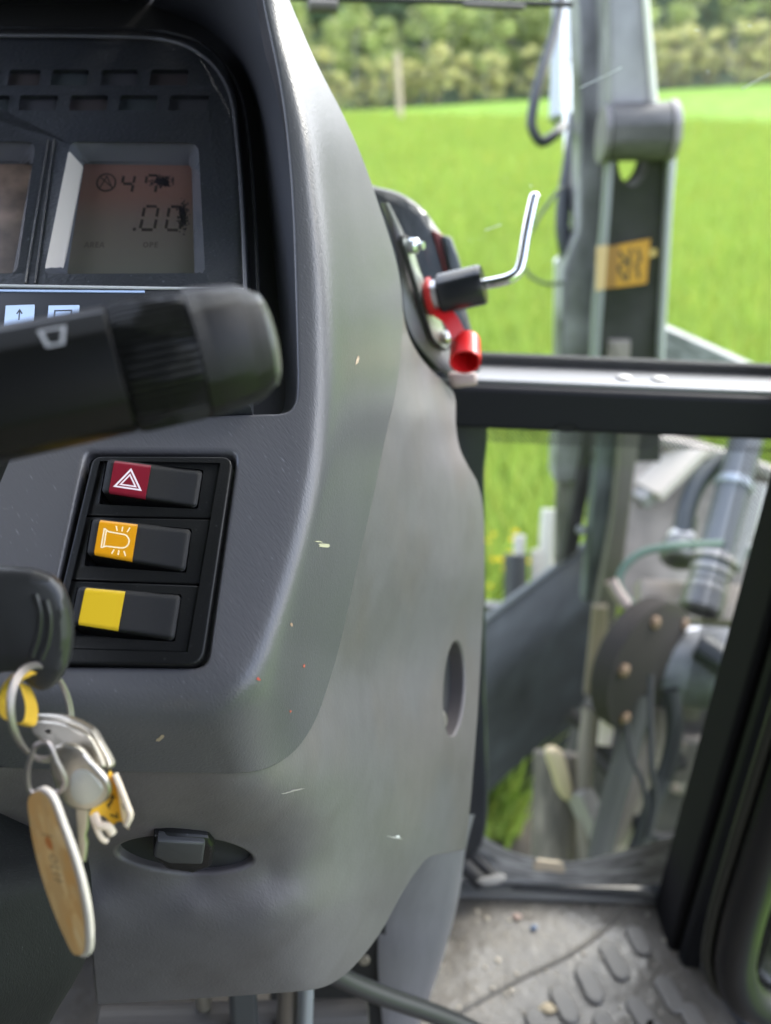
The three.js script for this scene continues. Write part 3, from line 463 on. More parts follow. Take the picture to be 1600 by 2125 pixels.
// ================================================================== 5. KEYS
{
  const pl = plane(P(60, 1310, 0.285), V(0.12, 0.30, 1).normalize(), RIGHT);
  const t = thing('ignition_key', 'black plastic ignition key head hanging in the lock with a large key ring', 'key', pl.hit(60, 1310));
  const head = smooth([[-90, 1188], [0, 1184], [70, 1190], [112, 1212], [136, 1258], [145, 1310], [140, 1370], [118, 1420], [84, 1440], [52, 1425], [20, 1400], [-90, 1420]], 60, true);
  const keyHole = Array.from({ length: 20 }, (_, i) => [88 + 17 * Math.cos(i / 20 * 6.2832), 1395 + 19 * Math.sin(i / 20 * 6.2832)]);
  const kh = obj('key_head', [plate(pl, head, 0.004, 0.009, 0.0035, [keyHole], 6)], M({ c: [0.02, 0.02, 0.021], r: 0.35 }), t);
  obj('grip_ridge', [tube(smooth([[74, 1232], [84, 1270], [80, 1320], [66, 1362]], 20).map((p) => pl.hit(p[0], p[1], 0.004)), 0.0011, false, 30, 8), tube(smooth([[96, 1245], [104, 1280], [100, 1330], [86, 1368]], 20).map((p) => pl.hit(p[0], p[1], 0.004)), 0.0011, false, 30, 8)], M({ c: [0.02, 0.02, 0.021], r: 0.3 }), kh);
  obj('blade', [plate(pl, [[-90, 1280], [-40, 1280], [-40, 1320], [-90, 1320]], -0.006, 0.003, 0.0004)], steel, t);
  // split ring: two turns of wire through the hole of the key head
  const rp = (c, s, z) => { const a = []; for (let i = 0; i < 40; i++) { const th = i / 40 * 2 * Math.PI; a.push(P(84 + 62 * Math.cos(th) * 1.0 - 8 * Math.sin(th) + c, 1478 - 98 * Math.sin(th) + s, 0.283 + 0.019 * Math.cos(th + 0.1) + z)); } return a; };
  const rg = thing('key_ring', 'large steel split ring through the black ignition key head', 'key ring', P(84, 1478, 0.28));
  obj('ring_wire', [tube(rp(-3, -2, 0.0000), 0.00085, true, 120, 10)], steel, rg); obj('ring_wire', [tube(rp(3, 3, 0.0009), 0.00085, true, 120, 10)], steel, rg);
  // triangular link
  const lk = thing('key_link', 'small bent steel triangle link on the split key ring', 'key ring', P(95, 1600, 0.274));
  obj('link_wire', [tube([[62, 1578, 0.272], [76, 1546, 0.270], [98, 1542, 0.270], [118, 1580, 0.271], [136, 1620, 0.273], [128, 1640, 0.274], [108, 1646, 0.275], [78, 1652, 0.276], [62, 1640, 0.276], [57, 1605, 0.274]].map((p) => P(...p)), 0.0009, true, 100, 10)], steel, lk);
  // nickel keys
  const nickel = M({ c: [0.44, 0.41, 0.36], r: 0.36, m: 1, bumpMap: rep(smearTex, 12), bumpScale: 0.0001 });
  const p1 = plane(P(150, 1540, 0.290), V(-0.35, 0.55, 0.8).normalize(), RIGHT);
  const k1 = thing('house_key', 'thick nickel key with rounded bow behind the other key on the ring', 'key', p1.hit(150, 1530));
  obj('bow', [plate(p1, smooth([[66, 1486], [110, 1482], [150, 1492], [185, 1512], [206, 1545], [226, 1590], [214, 1600], [180, 1590], [140, 1570], [90, 1545], [62, 1515]], 50, true), 0.0, 0.0042, 0.0010, [Array.from({ length: 14 }, (_, i) => [98 + 11 * Math.cos(i / 14 * 6.28), 1512 + 10 * Math.sin(i / 14 * 6.28)])])], nickel, k1);
  obj('bow_edge', [plate(p1, smooth([[70, 1500], [112, 1498], [150, 1508], [182, 1528], [202, 1562], [212, 1592], [180, 1584], [140, 1564], [92, 1542], [66, 1520]], 50, true), 0.0024, 0.0022, 0.0008, [Array.from({ length: 14 }, (_, i) => [100 + 11 * Math.cos(i / 14 * 6.28), 1518 + 10 * Math.sin(i / 14 * 6.28)])])], nickel, k1);
  const p2 = plane(P(165, 1610, 0.280), V(-0.12, 0.38, 1).normalize(), RIGHT);
  const k2 = thing('house_key', 'nickel key with a pale worn bow hanging in front of the thick key', 'key', p2.hit(165, 1610));
  const bow2 = obj('bow', [plate(p2, smooth([[104, 1558], [128, 1545], [160, 1552], [190, 1584], [226, 1630], [224, 1655], [200, 1676], [168, 1684], [138, 1672], [118, 1640], [104, 1600]], 60, true), 0.0, 0.003, 0.0011, [Array.from({ length: 16 }, (_, i) => [126 + 12 * Math.cos(i / 16 * 6.28), 1584 + 16 * Math.sin(i / 16 * 6.28)])])], nickel, k2);
  obj('bow_inlay', [plate(p2, smooth([[150, 1606], [172, 1598], [196, 1614], [212, 1640], [198, 1662], [168, 1670], [148, 1652]], 40, true), 0.0006, 0.001, 0.0003)], M({ c: [0.42, 0.43, 0.41], r: 0.45, m: 0.7 }), bow2);
  obj('blade', [plate(p2, [[156, 1676], [182, 1680], [181, 1720], [176, 1735], [180, 1752], [175, 1790], [163, 1786], [160, 1740]], -0.0006, 0.002, 0.0005)], nickel, k2);
  // yellow ribbon pieces
  const yellow = M({ c: [0.68, 0.42, 0.03], r: 0.75, bumpMap: rep(smearTex, 30), bumpScale: 0.0003 });
  const rb = thing('key_ribbon', 'short yellow ribbon looped over the top of the split ring', 'ribbon', P(40, 1450, 0.275));
  const rbPath = smooth([[64, 1392, 0.276], [40, 1402, 0.271], [18, 1430, 0.270], [8, 1462, 0.271], [16, 1490, 0.274], [38, 1505, 0.278], [60, 1500, 0.280], [66, 1470, 0.282], [58, 1440, 0.284], [50, 1418, 0.285]], 50);
  obj('strap', [grid(50, 4, (u, v) => { const c = rbPath[Math.round(u * 50)]; return P(c[0] + (v - 0.5) * 26, c[1] + (v - 0.5) * 8 + 2 * Math.sin(u * 20), c[2] + (v - 0.5) * 0.004); })], yellow, rb);
  const mTex = canvas(256, 256, (x) => { x.fillStyle = '#d6a526'; x.fillRect(0, 0, 256, 256); x.fillStyle = '#efe2c2'; x.fillRect(218, 0, 40, 256); x.save(); x.translate(108, 128); x.rotate(0.6); x.fillStyle = '#26220f'; x.font = 'bold 128px serif'; x.fillText('M', -64, 50); x.restore(); x.fillStyle = '#26220f'; x.fillRect(130, 218, 60, 12); x.fillRect(176, 198, 12, 30); });
  const r2 = thing('key_ribbon', 'frayed yellow ribbon end printed with a dark letter M beside the nickel keys', 'ribbon', P(225, 1670, 0.284));
  const rG = grid(20, 16, (u, v) => { const x = lerp(lerp(228, 186, v), lerp(240, 268, v), u) + 3 * Math.sin(v * 19) * (u > 0.9 ? 1 : 0), y = lerp(lerp(1598, 1690, v), lerp(1612, 1716, v), u) + (v > 0.95 ? 6 * Math.sin(u * 14) : 0); return P(x, y, 0.284 + 0.004 * Math.sin(u * 3.1) - 0.003 * v); });
  { const u2 = rG.attributes.uv; for (let i = 0; i < u2.count; i++) u2.setY(i, 1 - u2.getY(i)); }
  obj('strap', [rG], M({ c: [1, 1, 1], r: 0.8, map: mTex }), r2);
  const cream = M({ c: [0.62, 0.52, 0.42], r: 0.85 });
  obj('frayed_end', [tube([[238, 1606, 0.282], [252, 1640, 0.281], [264, 1672, 0.281], [270, 1690, 0.281], [262, 1712, 0.282]].map((p) => P(...p)), 0.0011, false, 24, 8), tube([[196, 1690, 0.283], [206, 1712, 0.281], [224, 1716, 0.281], [234, 1730, 0.282]].map((p) => P(...p)), 0.0015, false, 24, 8), tube([[188, 1684, 0.283], [200, 1716, 0.281], [212, 1740, 0.281], [222, 1746, 0.282]].map((p) => P(...p)), 0.0010, false, 24, 8)], cream, r2);
  // leaf-shaped tag
  const p3 = plane(P(120, 1820, 0.272), V(-0.55, 0.15, 0.85).normalize(), V(0.3, -1, 0.2));
  const tagO = smooth([[62, 1650], [84, 1636], [104, 1650], [130, 1712], [158, 1790], [178, 1868], [187, 1940], [182, 1984], [164, 1986], [140, 1945], [108, 1870], [82, 1790], [66, 1715]], 60, true);
  const tg = thing('key_tag', 'cream leather leaf shaped tag with worn dark print on the key bunch', 'key tag', p3.hit(120, 1820));
  obj('tag_body', [plate(p3, tagO, 0.0, 0.0020, 0.0006)], M({ c: [0.52, 0.47, 0.42], r: 0.5 }), tg);
  const sh = new THREE.Shape(tagO.map((p) => p3.loc(94 + (p[0] - 94) * 0.93 - 4, 1810 + (p[1] - 1810) * 0.97, 0.0004)));
  const tg2 = new THREE.ShapeGeometry(sh); { const pos = tg2.attributes.position, bb = new THREE.Box3().setFromBufferAttribute(pos), u2 = tg2.attributes.uv; for (let i = 0; i < pos.count; i++) u2.setXY(i, (pos.getX(i) - bb.min.x) / (bb.max.x - bb.min.x), (pos.getY(i) - bb.min.y) / (bb.max.y - bb.min.y)); }
  tg2.applyMatrix4(new THREE.Matrix4().makeTranslation(0, 0, 0.0005)); tg2.applyMatrix4(p3.M);
  const tagTex = canvas(512, 128, (x) => { x.fillStyle = '#b58f5c'; x.fillRect(0, 0, 512, 128); let s = 5; const q = () => { s = (s * 1664525 + 1013904223) >>> 0; return s / 4294967296; }; for (let i = 0; i < 60; i++) { x.fillStyle = q() < 0.5 ? 'rgba(190,130,60,0.16)' : 'rgba(235,215,170,0.16)'; x.beginPath(); x.ellipse(q() * 512, q() * 128, 20 + q() * 60, 6 + q() * 16, 0, 0, 7); x.fill(); } x.fillStyle = '#a8612c'; x.beginPath(); x.ellipse(160, 66, 20, 12, 0, 0, 7); x.fill(); x.strokeStyle = '#4a3a28'; x.lineWidth = 5; x.globalAlpha = 0.45; x.beginPath(); x.arc(208, 64, 11, 0, 7); x.moveTo(232, 50); x.lineTo(232, 80); x.lineTo(244, 80); x.moveTo(256, 50); x.lineTo(256, 82); x.moveTo(274, 50); x.lineTo(274, 82); x.moveTo(266, 66); x.lineTo(284, 66); x.moveTo(136, 46); x.lineTo(136, 84); x.stroke(); });
  obj('tag_print', tg2, M({ c: [1, 1, 1], r: 0.55, map: tagTex }), tg);
}

// ================================================================== 6. CAB: floor, column, frame, glass
const FLOOR = 1.25, WINZ = -0.768, fpl = hplane(FLOOR), wpl = vplane(WINZ);
{ // floor sheet with rubber mat colour
  const a = fpl.hit(1372, 1892), b = fpl.hit(1545, 2150); const dx = (b.x - a.x) / (b.z - a.z);
  const sh = new THREE.Shape([[-0.9, 0.80], [a.x + dx * (WINZ - a.z) - 0.0, 0.80], [a.x + dx * (0.7 - a.z), -0.7], [-0.9, -0.7]].map((p) => new THREE.Vector2(...p)));
  const g = new THREE.ExtrudeGeometry(sh, { depth: 0.03, bevelEnabled: false }); g.rotateX(-Math.PI / 2); g.translate(0, FLOOR - 0.03, 0);
  const f = obj('floor', g, M({ c: [0.150, 0.134, 0.112], r: 0.62, roughnessMap: rep(smearTex, 5), map: rep(specks(1024, 5000, 0.58, 0.25, 0.95, 2.4, 8), 1.8), bumpMap: rep(smearTex, 9), bumpScale: 0.0016 }));
  tag(f, 'dusty grey rubber cab floor', null, null, 'structure');
  // raised lugs of the mat
  const lugM = M({ c: [0.112, 0.103, 0.090], r: 0.45, bumpMap: rep(smearTex, 9), bumpScale: 0.001 });
  const lugs = [[[1253, 1958], [1296, 2036]], [[1204, 2005], [1242, 2084]], [[1310, 1925], [1340, 1985]], [[1152, 2050], [1190, 2126]], [[1368, 2028], [1410, 2104]], [[1308, 2072], [1350, 2140]], [[1345, 2118], [1385, 2190]], [[1100, 2098], [1140, 2175]], [[1420, 2085], [1462, 2160]], [[1240, 2105], [1280, 2180]]];
  for (const [p, q] of lugs) { const A = fpl.hit(...p), B = fpl.hit(...q), d = B.clone().sub(A).setY(0), L = d.length(); const s = new THREE.Shape(); const w = 0.011; s.absarc(0, L / 2 - w, w, 0, Math.PI); s.absarc(0, -L / 2 + w, w, Math.PI, 2 * Math.PI); const lg = new THREE.ExtrudeGeometry(s, { depth: 0.0028, bevelEnabled: true, bevelSize: 0.003, bevelThickness: 0.003, bevelSegments: 3, bevelOffset: -0.002 }); const y = d.normalize(); lg.applyMatrix4(new THREE.Matrix4().makeBasis(V(-y.z, 0, y.x), y, V(0, 1, 0)).setPosition(A.clone().add(B).multiplyScalar(0.5).setY(FLOOR - 0.0005))); obj('mat_lug', lg, lugM, f); }
  const seam = smooth([[1345, 1862], [1318, 1862], [1290, 1885], [1258, 1925], [1190, 1975], [1080, 2030], [980, 2085], [900, 2130]], 60).map((p) => fpl.hit(p[0], p[1], 0.001));
  obj('mat_ridge', [tube(seam, 0.0028, false, 90, 8)], lugM, f);
  // crumbs of dried mud
  const cr = []; for (let i = 0; i < 520; i++) { const big = rnd() < 0.03; const px = rr(900, 1420), py = rr(1870, 2125); if (py < 1870 + (1000 - px) * 0.3) continue; const s = big ? rr(0.0024, 0.004) : rr(0.0005, 0.0016); const g2 = new THREE.IcosahedronGeometry(s, 0); const pp = g2.attributes.position; for (let k = 0; k < pp.count; k++) { const h = hash2(Math.round(pp.getX(k) * 1e6), Math.round(pp.getY(k) * 1e6), i); pp.setXYZ(k, pp.getX(k) * (0.7 + 0.6 * h), pp.getY(k) * 0.6, pp.getZ(k) * (0.7 + 0.6 * h)); } g2.computeVertexNormals(); g2.rotateY(rr(0, 6)); const q = fpl.hit(px, py, s * 0.3); g2.translate(q.x, q.y, q.z); cr.push(g2); }
  tag(obj('mud_crumbs', cr, M({ c: [0.28, 0.25, 0.20], r: 0.7 })), 'dry mud crumbs scattered on the cab floor', null, null, 'stuff');
  // little straw and paper bits that can be told apart
  for (const [px, py, w, h, c, lab] of [[1108, 1925, 0.009, 0.006, [0.16, 0.21, 0.30], 'small blue scrap lying on the grey cab floor'], [1072, 1902, 0.013, 0.008, [0.32, 0.23, 0.19], 'reddish clay clod lying on the grey cab floor'], [1136, 2092, 0.020, 0.012, [0.40, 0.32, 0.20], 'pale straw coloured clod between the raised lugs of the floor mat']]) { const q = fpl.hit(px, py, 0.003); const g2 = new THREE.IcosahedronGeometry(1, 1); const pp = g2.attributes.position; for (let k = 0; k < pp.count; k++) { const z = 0.75 + 0.5 * hash2(Math.round(pp.getX(k) * 999), Math.round(pp.getZ(k) * 999), px | 0); pp.setXYZ(k, pp.getX(k) * w * 0.5 * z, pp.getY(k) * 0.004 * z, pp.getZ(k) * h * 0.5 * z); } g2.computeVertexNormals(); g2.translate(q.x, q.y, q.z); tag(obj('floor_scrap', g2, M({ c, r: 0.7 })), lab, 'debris'); }
  // bevelled step edge along the door side
  const e0 = fpl.hit(1378, 1900, 0.004), e1 = fpl.hit(1560, 2170, 0.004), dirE = e1.clone().sub(e0).normalize(), out = V(0, 1, 0).cross(dirE).normalize(); if (out.x < 0) out.negate();
  const st = thing('door_sill', 'dark steel door sill strip along the right edge of the cab floor', 'door sill', e0);
  obj('sill_strip', [beam(e0.clone().addScaledVector(out, 0.02).addScaledVector(dirE, -0.06), e1.clone().addScaledVector(out, 0.02).addScaledVector(dirE, 0.5), 0.034, 0.02)], M({ c: [0.05, 0.055, 0.065], r: 0.3 }), st);
  obj('sill_edge', [beam(e0.clone().addScaledVector(out, 0.044).addScaledVector(dirE, -0.02), e1.clone().addScaledVector(out, 0.044).addScaledVector(dirE, 0.5), 0.012, 0.026)], M({ c: [0.5, 0.49, 0.46], r: 0.35, m: 0.6 }), st);
  for (const s of [0.30, 0.36]) { const c = e0.clone().addScaledVector(out, 0.02).addScaledVector(dirE, s); c.y += 0.009; obj('bolt', [lathe(c, V(0, 1, 0), [[0.008, 0], [0.008, 0.003], [0.005, 0.0045], [0, 0.005]], 16)], M({ c: [0.25, 0.26, 0.28], r: 0.3, m: 0.8 }), st); }
}
{ // grey foot of the console, down to the floor
  const rows = [[1690, 905, 985, 0.63], [1760, 868, 967, 0.645], [1830, 820, 957, 0.665], [1900, 790, 943, 0.69], [1980, 784, 922, 0.72], [2060, 788, 896, 0.755], [2140, 795, 866, 0.80], [2240, 800, 830, 0.85]];
  const cur = smooth(rows.map((r) => [r[1], r[2], r[3]]), 40), ys = smooth(rows.map((r) => [r[0], 0, 0]), 40);
  const g = grid(36, 40, (u, v) => { const i = Math.round(v * 40), c = cur[i], y = ys[i][0]; const a = u * Math.PI * 0.56; const t = Math.sin(a) / Math.sin(Math.PI * 0.5); const x = lerp(c[0], c[1], Math.min(1, u < 0.893 ? t : 1 - 0.02 * (u - 0.893) * 10)); return P(x, y, c[2] + 0.025 + 0.09 * Math.pow(1 - Math.cos(a), 1.0) + 0.0); });
  const f = thing('console_foot', 'pale grey rounded plastic foot of the console standing on the floor', 'console', P(880, 2000, 0.72));
  obj('foot_cover', [g], M({ c: [0.30, 0.295, 0.315], r: 0.5, map: rep(dustTex, 3), bumpMap: rep(smearTex, 2), bumpScale: 0.0004 }), f);
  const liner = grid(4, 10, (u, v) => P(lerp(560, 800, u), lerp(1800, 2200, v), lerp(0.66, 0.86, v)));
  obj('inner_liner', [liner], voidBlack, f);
  obj('fastener', [lathe(P(756, 1992, 0.735), FWD.clone().negate(), [[0.005, 0], [0.004, 0.002], [0, 0.003]], 14)], M({ c: [0.3, 0.27, 0.22], r: 0.4, m: 0.8 }), f);
}
{ // cable and pedal linkage below the dashboard
  tag(obj('black_cable', [tube([[640, 1990, 0.60], [720, 2035, 0.62], [800, 2068, 0.64], [880, 2096, 0.66], [960, 2128, 0.68], [1060, 2180, 0.70]].map((p) => P(...p)), 0.0075, false, 60, 14)], M({ c: [0.022, 0.022, 0.024], r: 0.4 })), 'thick black cable running from under the dashboard along the floor', 'cable');
  const t = thing('pedal_linkage', 'dark pedal arms and steel rods below the lower dashboard cover', 'pedal linkage', P(560, 2110, 0.60));
  obj('pedal_arm', [beam(P(500, 2000, 0.58), P(515, 2260, 0.66), 0.020, 0.012)], M({ c: [0.03, 0.035, 0.04], r: 0.4 }), t);
  obj('pedal_arm', [beam(P(636, 2000, 0.58), P(628, 2260, 0.66), 0.010, 0.012)], M({ c: [0.30, 0.33, 0.36], r: 0.35, m: 0.5 }), t);
  obj('rod', [bar(P(600, 2010, 0.60), P(590, 2240, 0.66), 0.008)], M({ c: [0.22, 0.20, 0.18], r: 0.4, m: 0.7 }), t);
  obj('rod', [bar(P(420, 2040, 0.62), P(425, 2110, 0.64), 0.006)], M({ c: [0.25, 0.23, 0.2], r: 0.5, m: 0.6 }), t);
  obj('cross_shaft', [bar(P(200, 2128, 0.62), P(760, 2112, 0.66), 0.014)], M({ c: [0.05, 0.045, 0.04], r: 0.6 }), t);
}
// window crossbar
const railTop = [[938, 766], [1740, 796]];
{
  const a = wpl.hit(900, 806), b = wpl.hit(1760, 833); const y = (a.y + b.y) / 2; a.y = b.y = y;
  const t = thing('window_crossbar', 'black steel window crossbar with a bright upper face beside the dashboard', 'window bar', a.clone());
  const h = 0.034, dpt = 0.05;
  const bm = obj('bar', [beam(a.clone().add(V(-0.08, -0.006, 0.012)), b.clone().add(V(0.1, -0.006, 0.012)), 0.060, 0.042, V(0, 1, 0), 0.006)], M({ c: [0.015, 0.015, 0.019], r: 0.5, specularIntensity: 0.25 }), t);
  obj('painted_sheen_ledge', [beam(a.clone().add(V(-0.08, 0.017, 0.006)), b.clone().add(V(0.1, 0.017, 0.006)), 0.054, 0.005, V(0, 1, 0), 0.002)], M({ c: [0.24, 0.24, 0.25], r: 0.42, m: 0.5 }), t);  // pale colour paints the sky sheen on top of the bar
  for (const px of [1285, 1358]) { const c = wpl.hit(px, 797); c.y = y + 0.0195; c.z += 0.012; obj('bolt', [lathe(c, V(0, 1, 0), [[0.0072, 0], [0.0072, 0.002], [0.0045, 0.0035], [0, 0.0038]], 18)], M({ c: [0.34, 0.33, 0.32], r: 0.35, m: 0.6 }), t); }
  const hc = wpl.hit(1160, 856); obj('bar_plug', [lathe(V(hc.x, hc.y, WINZ + 0.0422), V(0, 0, 1), [[0, 0.0], [0.009, 0.0], [0.0102, 0.0010], [0.0106, 0.0002]], 24).translate(0, -hc.y, 0).scale(1, 0.42, 1).translate(0, hc.y, 0)], voidBlack, t);
  obj('sealing_strip', [beam(a.clone().add(V(-0.08, 0.024, -0.022)), b.clone().add(V(0.1, 0.024, -0.022)), 0.014, 0.010, V(0, 1, 0), 0.003)], blackMatte, t);
}
// glass with its printed dotted border
const glassM = M({ c: [0.97, 0.985, 0.975], r: 0.0, transmission: 1, thickness: 0, ior: 1.22 });
const dotTex = (() => { const n = 64, d = new Uint8Array(n * n * 4); for (let j = 0; j < n; j++) for (let i = 0; i < n; i++) { const k = (j * n + i) * 4, f = (x, y) => Math.hypot(i - x, j - y) < 17; const on = f(16, 16) || f(48, 48); d[k] = d[k + 1] = d[k + 2] = on ? 255 : 0; d[k + 3] = 255; } const t = new THREE.DataTexture(d, n, n); t.wrapS = t.wrapT = THREE.RepeatWrapping; t.magFilter = THREE.LinearFilter; t.needsUpdate = true; return t; })();
const fritM = (r) => M({ c: [0.03, 0.03, 0.033], r: 0.6, alphaMap: dotTex, alphaTest: 0.5 });
const postX = 0.352;
{
  const yb = fpl.hit(1200, 1838).y, rail = wpl.hit(1200, 800).y;
  const lo = thing('window_pane', 'dusty lower side window pane below the crossbar', 'window pane', V(0.25, FLOOR, WINZ));
  const pg = new THREE.PlaneGeometry(0.52, 0.68); pg.translate(0.24, FLOOR + 0.34, WINZ - 0.010);
  obj('glass', [pg], glassM, lo);
  const up = thing('window_pane', 'scratched upper window pane above the crossbar with the field behind', 'window pane', V(0, rail, WINZ));
  const pg2 = new THREE.PlaneGeometry(0.65, 0.95); pg2.translate(0.225, rail + 0.475 + 0.01, WINZ - 0.010); obj('glass', [pg2], glassM, up);
  const band = (x0, x1, y0, y1, s) => { const q = new THREE.PlaneGeometry(x1 - x0, y1 - y0); const uv = q.attributes.uv; for (let i = 0; i < uv.count; i++) uv.setXY(i, uv.getX(i) * (x1 - x0) / s, uv.getY(i) * (y1 - y0) / s); q.translate((x0 + x1) / 2, (y0 + y1) / 2, WINZ - 0.0095); return q; };
  obj('dotted_border', [band(-0.3, 0.42, rail + 0.008, rail + 0.026, 0.0045)], fritM(), up);
  obj('dotted_border', [band(0.0, 0.42, rail - 0.066, rail - 0.046, 0.0045), band(0.362, 0.392, FLOOR + 0.20, rail - 0.06, 0.0045)], fritM(), lo);
  // grey rounded lower border of the pane
  const inner = smooth([[930, 1600], [968, 1690], [1000, 1738], [1050, 1772], [1110, 1790], [1200, 1797], [1290, 1778], [1350, 1762], [1400, 1748], [1450, 1735]], 50);
  const brd = grid(50, 4, (u, v) => { const c = inner[Math.round(u * 50)], p = wpl.hit(c[0], c[1]); const o = wpl.hit(lerp(930, 1450, u), 1850); return p.lerp(V(lerp(p.x, o.x, 0.7), o.y, o.z), v).setZ(WINZ - 0.0085); });
  obj('lower_border', [brd], M({ c: [0.62, 0.61, 0.57], r: 0.7, bumpMap: rep(smearTex, 3), bumpScale: 0.0006, map: rep(smearTex, 2) }), lo);
  for (const [a, b, w] of [[[966, 1690], [985, 1725], 9], [[1112, 1795], [1168, 1802], 9]]) obj('clay_smear', [plate(wpl, smooth([[a[0], a[1] - w], [(a[0] + b[0]) / 2, (a[1] + b[1]) / 2 - w * 1.2], [b[0], b[1] - w], [b[0] + 4, b[1] + w], [(a[0] + b[0]) / 2, (a[1] + b[1]) / 2 + w], [a[0] - 4, a[1] + w]], 24, true), -0.0062, 0.002, 0.0006)], M({ c: [0.55, 0.46, 0.33], r: 0.8 }), lo);
  // scratches in the glass
  const sc = M({ c: [0.75, 0.78, 0.78], r: 0.5 });
  for (const [p, q] of [[[1540, 184], [1600, 152]], [[1440, 62], [1452, 64]], [[1205, 182], [1290, 140]], [[1552, 52], [1560, 56]], [[1468, 146], [1470, 152]], [[1100, 384], [1104, 388]], [[1006, 478], [1040, 466]]]) obj('scratch', [bar(wpl.hit(p[0], p[1], -0.008), wpl.hit(q[0], q[1], -0.008), 0.0004, 6)], sc, up);
}
{ // sill below the pane
  const t = thing('window_sill', 'grey window sill with a dark rubber lip where the floor meets the pane', 'window sill', fpl.hit(1200, 1850));
  obj('sill', [beam(V(-0.05, FLOOR + 0.004, WINZ + 0.004), V(0.43, FLOOR + 0.004, WINZ + 0.004), 0.022, 0.010)], M({ c: [0.10, 0.10, 0.095], r: 0.8 }), t);
  const a = fpl.hit(1062, 1846, 0.006), b = fpl.hit(1390, 1870, 0.006); obj('rubber_lip', [beam(a, b, 0.009, 0.009)], blackMatte, t);
  obj('corner_seal', [tube([[960, 1752, 1.085], [985, 1778, 1.085], [1012, 1806, 1.085], [1030, 1822, 1.085]].map((p) => P(...p)), 0.008, false, 20, 10), tube([[950, 1780, 1.082], [975, 1806, 1.082], [1000, 1830, 1.082]].map((p) => P(...p)), 0.012, false, 20, 10)], blackMatte, t);
  obj('clip', [plate(plane(P(1020, 1822, 1.06), V(0, 0.8, 0.6)), smooth([[990, 1828], [1020, 1816], [1046, 1814], [1050, 1826], [1010, 1838]], 24, true), 0.004, 0.006, 0.0015)], M({ c: [0.16, 0.155, 0.145], r: 0.5 }), t);
}
{ // door post on the right
  const t = thing('door_post', 'black door post at the window edge leaning over the cab floor', 'door post', V(postX + 0.03, FLOOR, -0.70));
  const post = (x0, x1, z0, z1, y0, y1, m, name, bev = 0.006) => { const g = new RoundedBoxGeometry(x1 - x0, y1 - y0, z1 - z0, 3, bev); g.translate((x0 + x1) / 2, (y0 + y1) / 2, (z0 + z1) / 2); return obj(name, [g], m, t); };
  post(0.382, 0.456, -0.760, -0.69, FLOOR - 0.02, 3.0, M({ c: [0.010, 0.0095, 0.010], r: 0.8, specularIntensity: 0.12 }), 'post');
  post(0.392, 0.421, -0.69, -0.668, FLOOR - 0.015, 3.0, M({ c: [0.009, 0.009, 0.010], r: 0.6, specularIntensity: 0.2 }), 'post_seal', 0.008);
  post(0.436, 0.496, -0.69, -0.60, FLOOR - 0.03, 3.0, M({ c: [0.020, 0.021, 0.016], r: 0.25, specularIntensity: 0.6 }), 'trim_strip', 0.003);
}
{ // grab loop of the door at the lower right
  const t = thing('door_grab_rail', 'thick black rounded door loop at the lower corner by the step', 'door rail', P(1540, 2040, 0.86));
  const path = [[1700, 1420, 0.70], [1640, 1600, 0.745], [1580, 1780, 0.80], [1535, 1930, 0.84], [1525, 2010, 0.86], [1545, 2066, 0.87], [1600, 2096, 0.88], [1700, 2110, 0.88]].map((p) => P(...p));
  obj('rail_tube', [tube(path, 0.021, false, 120, 24)], M({ c: [0.010, 0.010, 0.011], r: 0.38, specularIntensity: 0.6 }), t);
  obj('rubber_bead', [tube(path.map((p) => p.clone().addScaledVector(RIGHT, -0.024).addScaledVector(FWD, 0.012)), 0.006, false, 120, 10)], M({ c: [0.025, 0.025, 0.02], r: 0.5, specularIntensity: 0.5 }), t);
  tag(obj('door_latch', [lathe(P(1592, 2066, 0.93), V(-0.5, 0.4, 0.7), [[0, 0.02], [0.012, 0.018], [0.016, 0.008], [0.016, -0.01], [0.010, -0.012]], 24)], chrome), 'shiny metal latch behind the black door loop', 'latch');
}
{ // dark corner pillar behind the dashboard
  const t = thing('corner_pillar', 'black corner pillar cover with a curved top and red edge behind the dashboard', 'pillar', P(900, 600, 0.75));
  const pl = plane(P(880, 600, 0.76), V(0.15, 0.35, 1).normalize(), RIGHT);
  const o = smooth([[760, 380], [790, 384], [835, 397], [880, 428], [910, 468], [930, 500], [950, 560], [975, 650], [992, 720], [1000, 790], [960, 830], [860, 830], [760, 700]], 70, true);
  obj('pillar_cover', [plate(pl, o, 0.0, 0.05, 0.010, [], 5)], M({ c: [0.022, 0.024, 0.027], r: 0.35, bumpMap: rep(grainTex, 4), bumpScale: 0.0003 }), t);
  obj('red_edge', [plate(pl, roundPoly([[896, 476], [920, 486], [938, 540], [950, 600], [936, 604], [918, 550]], 6), 0.003, 0.006, 0.0015)], M({ c: [0.16, 0.03, 0.03], r: 0.4 }), t);
  obj('side_block', [plate(pl, roundPoly([[918, 486], [938, 490], [957, 545], [966, 600], [948, 604], [930, 550]], 7), 0.010, 0.02, 0.003)], M({ c: [0.05, 0.06, 0.065], r: 0.3 }), t);
  obj('lower_pillar', [plate(vplane(-0.75), smooth([[920, 860], [1004, 872], [1006, 1000], [1008, 1400], [1000, 1760], [960, 1790], [920, 1500]], 60, true), 0.0, 0.03, 0.006)], M({ c: [0.16, 0.18, 0.21], r: 0.4, specularIntensity: 0.6, map: rep(dustTex2, 3) }), t);
}
